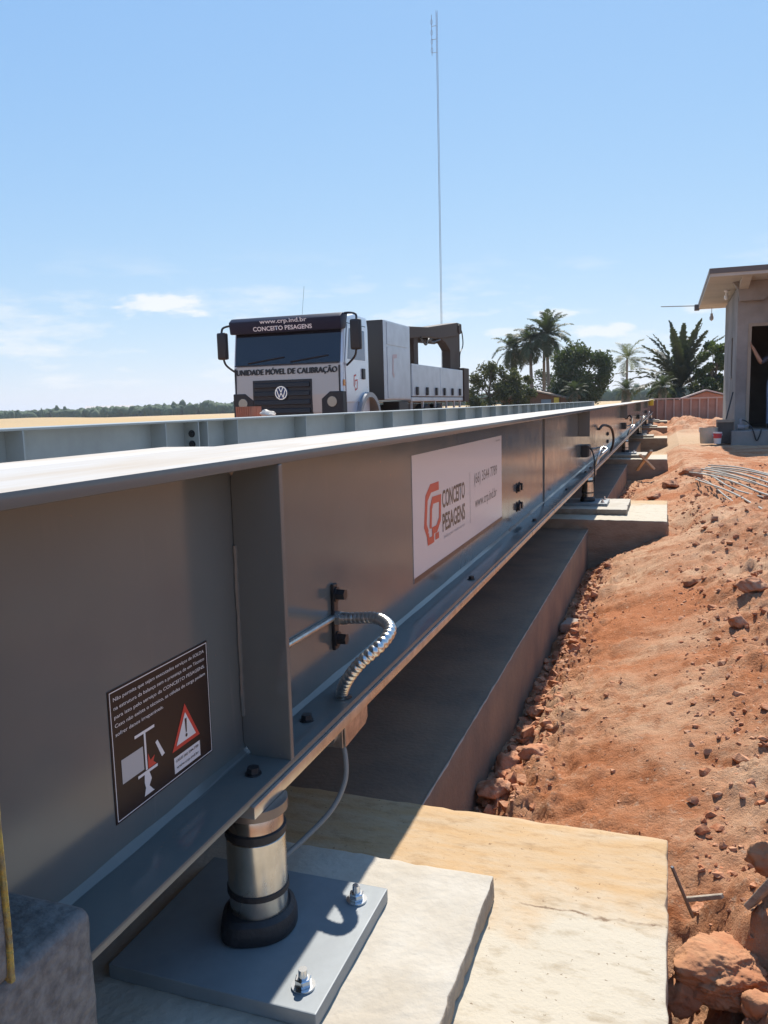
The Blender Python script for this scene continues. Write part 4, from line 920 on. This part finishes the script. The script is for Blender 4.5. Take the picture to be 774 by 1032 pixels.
bm = B(); prism(bm, [(BX0+.02, 2.72), (BX0+.45, 2.72), (BX0+.62, 2.90), (BX1, 2.90), (BX1, 3.088), (BX0-.12, 3.088), (BX0-.02, 2.95)], 'y', BY0-.18, BY0-.002, .01); obj('lintel_beam', bm, PLASTER, bd)
bm = B(); prism(bm, [(16.50, 3.088), (BY0-.19, 2.94), (BY0-.19, 3.088)], 'x', BX0+.0, BX0+.16); obj('eave_bracket', bm, SOFFIT, bd)
bm = B(); box(bm, DX0-.06, DX0, BY0-.02, BY0+.17, DZ0, DZ1+.06); box(bm, DX1, DX1+.06, BY0-.02, BY0+.17, DZ0, DZ1+.06); box(bm, DX0, DX1, BY0-.02, BY0+.17, DZ1, DZ1+.06); obj('door_frame', bm, FRAMEW, bd)
bm = B(); box(bm, 1.18, 3.6, 16.85, BY0-.001, -.1, .235, .012); obj('step', bm, PLASTER, bd)
LAMPW = mat('white_lamp', (.82, .82, .80), .3)
bm = B(); lathe(bm, 1.12, 18.6, [(.05, 3.088), (.05, 3.06), (.02, 3.055), (.02, 3.02), (.04, 2.98), (.045, 2.94), (.03, 2.90), (.005, 2.89)], 16); obj('ceiling_lamp', bm, LAMPW, bd, True)
bm = B(); tube(bm, [(1.0, 22.0, 3.088), (1.0, 22.0, 2.95)], .008, 6); lathe(bm, 1.0, 22.0, [(.03, 2.95), (.03, 2.90), (.05, 2.86), (.045, 2.80), (.01, 2.77)], 14); obj('hanging_bulb', bm, mat('bulb_grey', (.35, .35, .35), .3), bd, True)
bm = B(); tube(bm, [(-.20, 22.15, 3.205), (.72, 22.15, 3.17)], .011, 6); obj('projecting_rod', bm, CABLE, bd)
bm = B(); box(bm, .60, .72, 22.05, 22.26, 3.06, 3.20, .01); obj('rod_socket', bm, FASCIA, bd)

def bucket(name, x, y, z, r0, r1, h, m, label, cat, band=None, fill=None):
    t = thing(name, label, cat, (x, y, z))
    bm = B(); lathe(bm, x, y, [(r0*.96, z), (r0, z+.01), (r1, z+h-.02), (r1*1.05, z+h-.02), (r1*1.05, z+h), (r1*.95, z+h), (r1*.9, z+h-.08)], 26); obj('pail', bm, m, t, True, angle=40)
    if band:
        bm = B(); lathe(bm, x, y, [(r0+(r1-r0)*.5+.002, z+h*.48), (r0+(r1-r0)*.9+.003, z+h*.88)], 26); obj('label_band', bm, band, t, True)
    bm = B(); tube(bm, [(x+(r1+.01)*math.cos(a), y-.0-(r1+.01)*math.sin(a)*.35, z+h-.03-(r1*.9)*math.sin(a)) for a in np.linspace(0, math.pi, 14)], .005, 6); obj('handle', bm, ZINC, t, True)
    if fill:
        obj('contents', lump_mesh([((0, 0, h-.02), r1*.8, .45, .3)], 'contents', 3), fill, t, True)
bucket('barrel', .775, 17.05, -.005, .15, .165, .31, mat('cement_stained_plastic', (.42, .44, .36), .7, color2=(.55, .47, .38), var_scale=9), 'cement-stained pale tub of soil beside the building corner', 'tub', None, CLOD)
bucket('paint_bucket', .925, 16.75, .0, .065, .078, .225, mat('white_pail_plastic', (.66, .65, .64), .45), 'small white and red paint bucket beside the stained tub', 'bucket', mat('bucket_red', (.52, .05, .06), .45))
t = thing('mortar_box', 'dark open mortar box standing against the building corner', 'box', (1.08, 17.2, -.01))
DKW = mat('dark_wet_wood', (.10, .085, .07), .7, var=.3)
for nm, a in (('side_board', (.93, 1.23, 17.05, 17.075, -.01, .44)), ('side_board', (.93, 1.23, 17.40, 17.425, -.01, .44)), ('end_board', (.93, .955, 17.076, 17.399, -.01, .44)), ('end_board', (1.205, 1.23, 17.076, 17.399, -.01, .44)), ('bottom_board', (.956, 1.204, 17.077, 17.398, 0, .02))):
    bm = B(); box(bm, *a, .003); obj(nm, bm, DKW, t)
bm = B(); box(bm, .915, 1.245, 17.035, 17.049, .40, .455, .003); obj('rim_batten', bm, WOOD, t)
t = thing('shovel', 'dark shovel leaning in the mortar box against the side wall', 'shovel', (1.0, 17.2, .03))
bm = B(); cyl(bm, (1.03, 17.22, .12), (1.225, 17.46, .98), .013, seg=10); obj('shaft', bm, BLACK, t, True)
bm = B(); prism(bm, [(.95, .03), (1.06, .03), (1.075, .20), (1.03, .26), (.985, .20)], 'y', 17.19, 17.196); obj('blade', bm, BLACK, t)
# tool and odds on the step
t = thing('power_tool', 'grey hand tool with a drooping lead standing on the building step', 'power tool', (1.36, 17.1, .235))
bm = B(); cyl(bm, (1.30, 17.1, .30), (1.42, 17.1, .30), .06, .05, 16); cyl(bm, (1.42, 17.1, .30), (1.5, 17.08, .33), .03, .02, 12); box(bm, 1.33, 1.38, 17.07, 17.13, .30, .46, .01); obj('tool_body', bm, mat('tool_grey', (.25, .25, .26), .5), t, True, angle=40)
bm = B(); tube(bm, spline([(1.38, 17.07, .44), (1.46, 16.95, .40), (1.55, 16.83, .25), (1.62, 16.83, .05), (1.68, 16.83, .18), (1.70, 16.86, .26)], 6), .012, 8); obj('lead', bm, RUBBER, t, True)

# person standing inside the doorway, one forearm raised against the jamb
def person():
    px, py, pz = 2.02, 17.66, .238
    J = {'pelvis': (0, 0, .93, .145, .105), 'waist': (0, 0, 1.10, .135, .10), 'chest': (0, 0, 1.30, .165, .115), 'neck0': (0, 0, 1.44, .07, .07), 'neck': (0, -.01, 1.50, .055, .055), 'jaw': (0, -.03, 1.56, .066, .075), 'head': (0, -.02, 1.66, .080, .095), 'crown': (0, -.01, 1.74, .055, .065),
         'shl': (-.19, 0, 1.39, .062, .062), 'ell': (-.30, -.14, 1.29, .046, .046), 'wrl': (-.44, -.17, 1.55, .030, .032), 'pal': (-.47, -.17, 1.62, .034, .022),
         'shr': (.19, 0, 1.39, .062, .062), 'elr': (.25, .02, 1.10, .046, .046), 'wrr': (.25, -.08, .87, .030, .032), 'par': (.25, -.10, .79, .022, .036),
         'hpl': (-.10, 0, .88, .095, .10), 'knl': (-.11, -.02, .50, .060, .065), 'anl': (-.12, .01, .10, .040, .045), 'tol': (-.13, -.16, .035, .040, .03),
         'hpr': (.10, 0, .88, .095, .10), 'knr': (.12, -.02, .50, .060, .065), 'anr': (.13, .01, .10, .040, .045), 'tor': (.15, -.16, .035, .040, .03)}
    E_ = [('pelvis', 'waist'), ('waist', 'chest'), ('chest', 'neck0'), ('neck0', 'neck'), ('neck', 'jaw'), ('jaw', 'head'), ('head', 'crown'), ('chest', 'shl'), ('shl', 'ell'), ('ell', 'wrl'), ('wrl', 'pal'), ('chest', 'shr'), ('shr', 'elr'), ('elr', 'wrr'), ('wrr', 'par'), ('pelvis', 'hpl'), ('hpl', 'knl'), ('knl', 'anl'), ('anl', 'tol'), ('pelvis', 'hpr'), ('hpr', 'knr'), ('knr', 'anr'), ('anr', 'tor')]
    for k in range(5):   # fingers of both hands
        a = (-.036+.018*k); ln = (.05, .078, .085, .08, .062)[k]
        J[f'fl{k}a'] = (-.485-.004*k+a*.2, -.17+a, 1.655-(.03 if k == 0 else 0), .009, .009); J[f'fl{k}b'] = (-.505, -.17+a*1.25, 1.655+ln*.7-(.03 if k == 0 else 0), .008, .008); E_ += [('pal', f'fl{k}a'), (f'fl{k}a', f'fl{k}b')]
        J[f'fr{k}a'] = (.25, -.10+a, .755+(.03 if k == 0 else 0), .009, .009); J[f'fr{k}b'] = (.24, -.105+a*1.2, .755-ln*.7, .008, .008); E_ += [('par', f'fr{k}a'), (f'fr{k}a', f'fr{k}b')]
    ks = list(J); me = bpy.data.meshes.new('person'); me.from_pydata([J[k][:3] for k in ks], [(ks.index(a), ks.index(b)) for a, b in E_], [])
    o = bpy.data.objects.new('person_source', me); COL.objects.link(o)
    md = o.modifiers.new('skin', 'SKIN'); o.modifiers.new('sub', 'SUBSURF').levels = 2
    for i, k in enumerate(ks): me.skin_vertices[0].data[i].radius = J[k][3:5]; me.skin_vertices[0].data[i].use_root = (k == 'pelvis')
    dg = bpy.context.evaluated_depsgraph_get(); m2 = bpy.data.meshes.new_from_object(o.evaluated_get(dg)); bpy.data.objects.remove(o)
    SKINM = mat('skin', (.36, .19, .12), .55); SHIRT = mat('dark_shirt', (.06, .06, .075), .9); JEANS = mat('worn_jeans', (.16, .20, .28), .9); BOOT = mat('boot_leather', (.04, .03, .025), .7)
    p = obj('person', m2, [SKINM, SHIRT, JEANS, BOOT], None, True, angle=0); p.location = (px, py, pz)
    for f in p.data.polygons:
        c = f.center
        f.material_index = 3 if c.z < .11 else 2 if c.z < .98 and abs(c.x) < .22 else 0 if (c.z > 1.47 and abs(c.x) < .15) or c.x < -.29 or (c.x > .2 and c.z < 1.2) else 1
    tag(p, 'person inside the doorway at the right edge, bare forearm raised to the door jamb', 'person')
    rg = np.random.default_rng(3); V, F = ico(3); H = V*np.array([.088, .10, .09])*(1+.04*rg.normal(size=(len(V), 1)))+np.array([0, 0, 1.70]); keep = [f for f in F.tolist() if all(H[i][2] > 1.70 or H[i][1] > .03 for i in f)]
    hm = bpy.data.meshes.new('hair'); hm.from_pydata(H.tolist(), [], keep); obj('hair', hm, mat('dark_hair', (.02, .015, .012), .7), p, True, angle=0)
    bm = B()
    for sx in (-.03, .03): cyl(bm, (sx, -.105, 1.655), (sx, -.112, 1.655), .011, .008, 10)
    obj('eyes', bm, mat('eye_dark', (.05, .04, .04), .2), p)
    bm = B(); prism(bm, [(-.10, 1.66), (-.132, 1.615), (-.10, 1.605)], 'x', -.013, .013, .004); obj('nose', bm, SKINM, p)
    bm = B(); box(bm, -.025, .025, -.108, -.098, 1.572, 1.580, .002); obj('mouth', bm, mat('lips', (.28, .11, .09), .5), p)
person()
# ------------------------------------------------------------------ fence, roof and house beyond
FENCE = mat('pink_fence_panel', (.50, .27, .19), .85, color2=(.42, .21, .14), var_scale=3); FPOST = mat('pale_fence_rib', (.55, .36, .27), .8)
fn = thing('ribbed_fence', 'low pinkish panel fence with upright ribs closing off the far end', 'fence', (.8, 37.5, -.08))
n = 9; x0, x1 = -.75, 2.35
for k in range(n):
    a = x0+(x1-x0)*k/n; b = x0+(x1-x0)*(k+1)/n
    bm = B(); box(bm, a+.03, b-.03, 37.48, 37.52, -.08, .80+.02*k/n); obj('panel', bm, FENCE, fn)
    bm = B(); box(bm, a-.03, a+.03, 37.40, 37.54, -.08, .83+.02*k/n, .006); obj('rib', bm, FPOST, fn)
bm = B(); box(bm, x0-.05, x1+.05, 37.39, 37.56, .835, .885, .006); obj('top_rail', bm, FPOST, fn)
bw = thing('brick_wall', 'low red brick wall beside the ribbed fence, partly behind the building', 'brick wall', (2.9, 37.5, -.08))
for rw in range(9):
    for k in range(4):
        bm = B(); a = 2.42+.31*k+(.15 if rw % 2 else 0); box(bm, a, a+.295, 37.42, 37.56, -.08+.108*rw, -.08+.108*rw+.096, .004); obj('brick', bm, BRICK, bw)
rg = thing('tiled_shed', 'low shed with a pinkish gable and pale verge behind the ribbed fence', 'shed', (1.75, 41, -.08))
bm = B(); prism(bm, [(.7, -.08), (2.9, -.08), (2.9, .82), (1.72, 1.15), (.7, .80)], 'y', 41, 43); obj('wall', bm, FENCE, rg)
bm = B(); prism(bm, [(.55, .80), (1.72, 1.19), (3.05, .82), (3.05, .88), (1.72, 1.26), (.55, .86)], 'y', 40.8, 43.2); obj('roof', bm, mat('pale_verge', (.60, .50, .42), .8), rg)
hs = thing('brick_house', 'low house with shallow brown roof and yellow pillar below the palms', 'house', (-15.5, 102, -.1))
bm = B(); prism(bm, [(-19.5, -.1), (-11.3, -.1), (-11.3, 1.05), (-15.5, 2.0), (-19.5, 1.05)], 'y', 100.4, 107); hw = obj('wall', bm, mat('house_wall', (.30, .16, .11), .9, var=.2), hs)
bm = B(); prism(bm, [(-20.2, .98), (-15.6, 2.12), (-10.6, .95), (-10.6, 1.12), (-15.6, 2.30), (-20.2, 1.15)], 'y', 99.6, 107.5); obj('roof', bm, mat('house_roof', (.34, .25, .19), .8, var=.3), hs)
bm = B(); box(bm, -13.0, -12.4, 99.9, 100.3, -.1, 1.3); obj('pillar', bm, MATS['yellow_plastic'], hs)
bm = B(); box(bm, -14.6, -13.4, 100.34, 100.39, -.1, 1.1); obj('door', bm, mat('house_door_blue', (.28, .36, .46), .5), hs)

# ------------------------------------------------------------------ trees and palms
BARK = mat('palm_bark', (.24, .20, .16), .9, color2=(.15, .12, .09), var_scale=8, bump=.4); TBARK = mat('tree_bark', (.13, .10, .075), .9, var=.3)
def leafmat(n, c, c2): return mat(n, c, .55, color2=c2, var_scale=.9, spec=.3, backlit=.28, contrast=(.4, .6))
LF_DARK = leafmat('dark_leaves', (.050, .070, .026), (.080, .095, .034)); LF_OLIVE = leafmat('olive_leaves', (.075, .082, .030), (.045, .055, .022)); LF_GREEN = leafmat('fresh_leaves', (.085, .115, .032), (.05, .075, .025))
PALMG = leafmat('palm_leaf', (.060, .078, .042), (.036, .048, .028)); PALMB = leafmat('big_palm_leaf', (.038, .048, .032), (.060, .070, .045)); DRYP = mat('dry_palm', (.28, .21, .12), .9, var=.3)
def frond(bm, base, az, el0, length, droop, leaf, rnd, n=26, vee=.5, w=.05):
    p = Vector(base); d_h = Vector((math.cos(az), math.sin(az), 0)); el = el0; pts = [p.copy()]; side = Vector((-d_h.y, d_h.x, 0)); tang = []
    for i in range(n):
        t = i/n; e = el0 - droop*t**1.4
        d = d_h*math.cos(e)+Vector((0, 0, 1))*math.sin(e); tang.append(d); p = p+d*(length/n); pts.append(p.copy())
    rw = length*.010
    for i in range(n):
        a, b = pts[i], pts[i+1]; k = rw*(1.3-i/n)
        quad(bm, [a-side*k, a+side*k, b+side*k, b-side*k])
        if i < 3: continue
        t = i/n; L = leaf*(math.sin(math.pi*min(1, .18+.82*t))**.6)*rnd.uniform(.8, 1.1); d = tang[i]; upv = side.cross(d)
        if upv.z < 0: upv = -upv
        for s in (-1, 1):
            for j in range(2):
                o = a.lerp(b, .5*j); v = (d*.62 + side*s*.8 + upv*rnd.uniform(-.05, vee)).normalized(); tip = o+v*L+Vector((0, 0, -.22*L)); ww = d*(length/n*w*9)
                mid = o+v*L*.5
                f = bm.faces.new([bm.verts.new(x) for x in (o-ww*.35, mid-ww*.5, tip, mid+ww*.5, o+ww*.35)])
def palm(name, label, x, y, zc, fr, n, leaf, trunk_r, m, el=(1.2, -.3), droop=(1.0, 1.9), seed=1, lean=(0, 0), dead=0, lw=.05, cat='palm tree', group='palm trees beyond the site'):
    rnd = random.Random(seed); t = thing(name, label, cat, (x, y, -.1), group)
    if zc > .3:
        bm = B(); pts = [(x+lean[0]*(1-s)**2, y+lean[1]*(1-s), -.1+(zc+.1)*s) for s in np.linspace(0, 1, 14)]
        tube(bm, pts, trunk_r, 10, lambda i: trunk_r*(1.25-.45*i/13)*(1+.05*(i % 2))); obj('trunk', bm, BARK, t, True)
    bm = B()
    for i in range(n):
        k = i/max(1, n-1); e = el[0]+(el[1]-el[0])*k
        frond(bm, (x, y, zc), i*2.399+rnd.uniform(-.25, .25), e+rnd.uniform(-.12, .12), fr*rnd.uniform(.85, 1.08), droop[0]+(droop[1]-droop[0])*k*rnd.uniform(.7, 1.2), leaf, rnd, w=lw)
    obj('crown', bm, m, t)
    if dead:
        bm = B()
        for i in range(dead): frond(bm, (x, y, zc-.1), rnd.uniform(0, 6.28), -.5, fr*.55, .9, leaf*.5, rnd, 14)
        obj('dead_fronds', bm, DRYP, t)
    return t
palm('palm_tree', 'leftmost and shortest of the three tall slender palms', -21.2, 118, 8.3, 3.7, 24, .95, .20, PALMG, seed=3, dead=6, lw=.085, el=(1.3, -.75))
palm('palm_tree', 'middle one of the three tall slender palms behind the house', -18.3, 115.5, 9.2, 4.4, 22, 1.15, .22, PALMG, seed=5, lean=(.4, 0), dead=5, lw=.08, el=(1.1, -.6), droop=(1.2, 2.3))
palm('palm_tree', 'rightmost and tallest of the three tall slender palms', -15.9, 115, 9.9, 4.2, 27, 1.05, .22, PALMG, seed=8, lean=(.5, 0), dead=4, lw=.085, el=(1.45, -.5), droop=(.8, 1.7))
palm('palm_tree', 'another slender palm trunk and crown hidden among the left palms', -16.9, 119, 8.8, 3.6, 14, 1.0, .2, PALMG, seed=12)
palm('palm_tree', 'small lone palm with pale arching fronds right of the round tree', -5.9, 130, 6.9, 4.0, 15, 1.1, .17, leafmat('light_palm_leaf', (.12, .13, .055), (.07, .085, .04)), seed=21)
palm('palm_tree', 'huge dark palm with upright feathery fronds beside the building', 1.3, 90, 1.9, 7.2, 40, .85, .45, PALMB, el=(1.50, .05), droop=(.35, 1.35), seed=31, lw=.10)
palm('small_palm', 'low bushy palm with brown skirt left of the far girder end', -3.7, 80, 1.75, 1.35, 26, .5, .38, PALMG, el=(1.4, -.4), droop=(.9, 1.5), seed=41, dead=12, cat='small palm', group='low palms on the dry field')
palm('small_palm', 'low bushy palm with brown skirt behind the ribbed fence', -.42, 80, 1.9, 1.5, 26, .5, .36, PALMG, el=(1.4, -.4), droop=(.9, 1.5), seed=43, dead=12, cat='small palm', group='low palms on the dry field')
palm('small_palm', 'low spiky palm in front of the round tree', -10.3, 98, 1.9, 1.9, 24, .6, .36, PALMG, el=(1.4, -.4), droop=(.9, 1.5), seed=47, dead=10, cat='small palm', group='low palms on the dry field')

def tree(name, label, x, y, zc, rx, ry, rz, m, leaves=5200, ls=.28, seed=1, clumps=46, z_trunk=1.4, group='trees beyond the site'):
    rnd = random.Random(seed); nr = np.random.default_rng(seed); t = thing(name, label, 'tree', (x, y, -.1), group)
    bm = B(); tube(bm, [(x+rnd.uniform(-.1, .1)*k, y, -.1+k*(zc+.1)/5) for k in range(6)], .2, 10, lambda i: .26*(1-.13*i))
    cl_ = []
    for i in range(clumps):
        while True:
            p = Vector((rnd.uniform(-1, 1), rnd.uniform(-1, 1), rnd.uniform(-1, 1)))
            if .15 < p.length < 1: break
        p = p.normalized()*p.length**.55
        c = Vector((x+p.x*rx, y+p.y*ry, zc+p.z*rz*(1 if p.z > 0 else .85))); cl_.append((c, rnd.uniform(.20, .36)*min(rx, rz)))
        if i % 3 == 0: tube(bm, spline([(x, y, z_trunk+rnd.uniform(-.3, .6)), ((x+c.x)/2, (y+c.y)/2, (zc+c.z)/2-.3), tuple(c)], 4), .05, 6, lambda k: .075*(1-.08*k))
    obj('trunk', bm, TBARK, t, True)
    co = []; F = []
    for i in range(leaves):
        c, r = cl_[i % clumps]; v = nr.normal(size=3); v /= np.linalg.norm(v); q = np.array(c)+v*r*nr.uniform(.35, 1.12)
        a = nr.normal(size=3); a /= np.linalg.norm(a); b = np.cross(a, nr.normal(size=3)); b /= np.linalg.norm(b); s = ls*nr.uniform(.55, 1.15)
        k = len(co); co += [q-a*s*.5, q+b*s*.26, q+a*s*.5, q-b*s*.26]; F.append((k, k+1, k+2, k+3))
    me = bpy.data.meshes.new('crown'); me.from_pydata([tuple(np.array(p)-np.array((x, y, -.1))) for p in co], [], F); obj('crown', me, m, t)
    return t
tree('round_tree', 'large round dark green tree between the palm groups', -10.4, 105, 4.0, 3.6, 3.4, 3.7, LF_DARK, 15000, .46, 3, 80)
tree('bushy_tree', 'bushy olive tree right behind the truck tail', -19.9, 95, 2.3, 2.6, 2.4, 2.9, LF_OLIVE, 6500, .36, 7, 46)
tree('bushy_tree', 'lower olive tree under the left tall palm', -16.9, 97, 2.2, 2.0, 2.0, 2.4, LF_OLIVE, 4500, .36, 9, 34)
tree('bushy_tree', 'darker tree farther back between the slender palms', -17.2, 128, 2.6, 5.2, 2.6, 2.7, LF_DARK, 6500, .40, 13, 50)
tree('bushy_tree', 'fresh green leafy tree overlapping the huge palm beside the building', 4.3, 86, 3.4, 1.5, 1.6, 2.8, LF_GREEN, 6500, .34, 15, 40)
tree('bushy_tree', 'low dark shrubby tree at the foot of the huge palm', 3.2, 84, 1.1, 1.8, 1.3, 1.2, LF_OLIVE, 4000, .32, 17, 30)
tree('bushy_tree', 'dark undergrowth left of the huge palm base', -.4, 94, 1.4, 1.8, 1.5, 1.5, LF_DARK, 3500, .34, 18, 30)
# far wood on the horizon: one mass
def wood_mass():
    V, F = ico(2); Vs = []; Fs = []; n = 0
    for i in range(3800):
        X = RNG.uniform(-760, -120) if i < 3000 else RNG.uniform(-150, 420); Y = 480+RNG.uniform(0, 110)
        h = RNG.uniform(4.4, 5.2)*(1.15 if RNG.random() < .10 else 1); r = RNG.uniform(1.6, 4.2)
        P, _ = lump_verts((0, 0, 0), 1, 1, 2, .42, RNG); Vs.append(P*np.array([r, r, h*.75])+np.array([X, Y, h*.55-.085-.0081*max(0, -60-X)])); Fs.append(F+n); n += len(P)
    me = bpy.data.meshes.new('far_wood'); me.from_pydata(np.concatenate(Vs).tolist(), [], np.concatenate(Fs).tolist()); return me
o = obj('far_wood', wood_mass(), mat('far_foliage', (.040, .080, .030), .9, color2=(.028, .056, .022), var_scale=.12), None, True, kind='stuff', angle=0); o['label'] = 'dark line of distant woodland along the horizon at the left'; o['category'] = 'woodland'

# ------------------------------------------------------------------ air
hz = bpy.data.materials.new('haze_air'); hz.use_nodes = True; N = hz.node_tree.nodes; N.clear()
ho = N.new('ShaderNodeOutputMaterial'); hv = N.new('ShaderNodeVolumePrincipled'); hv.inputs['Color'].default_value = (.86, .92, 1.0, 1); hv.inputs['Density'].default_value = .00018; hv.inputs['Anisotropy'].default_value = .2
hz.node_tree.links.new(hv.outputs['Volume'], ho.inputs['Volume'])
bm = B(); box(bm, -4100, 4100, -500, 5100, -34, 52); obj('haze', bm, hz, None, kind='stuff')
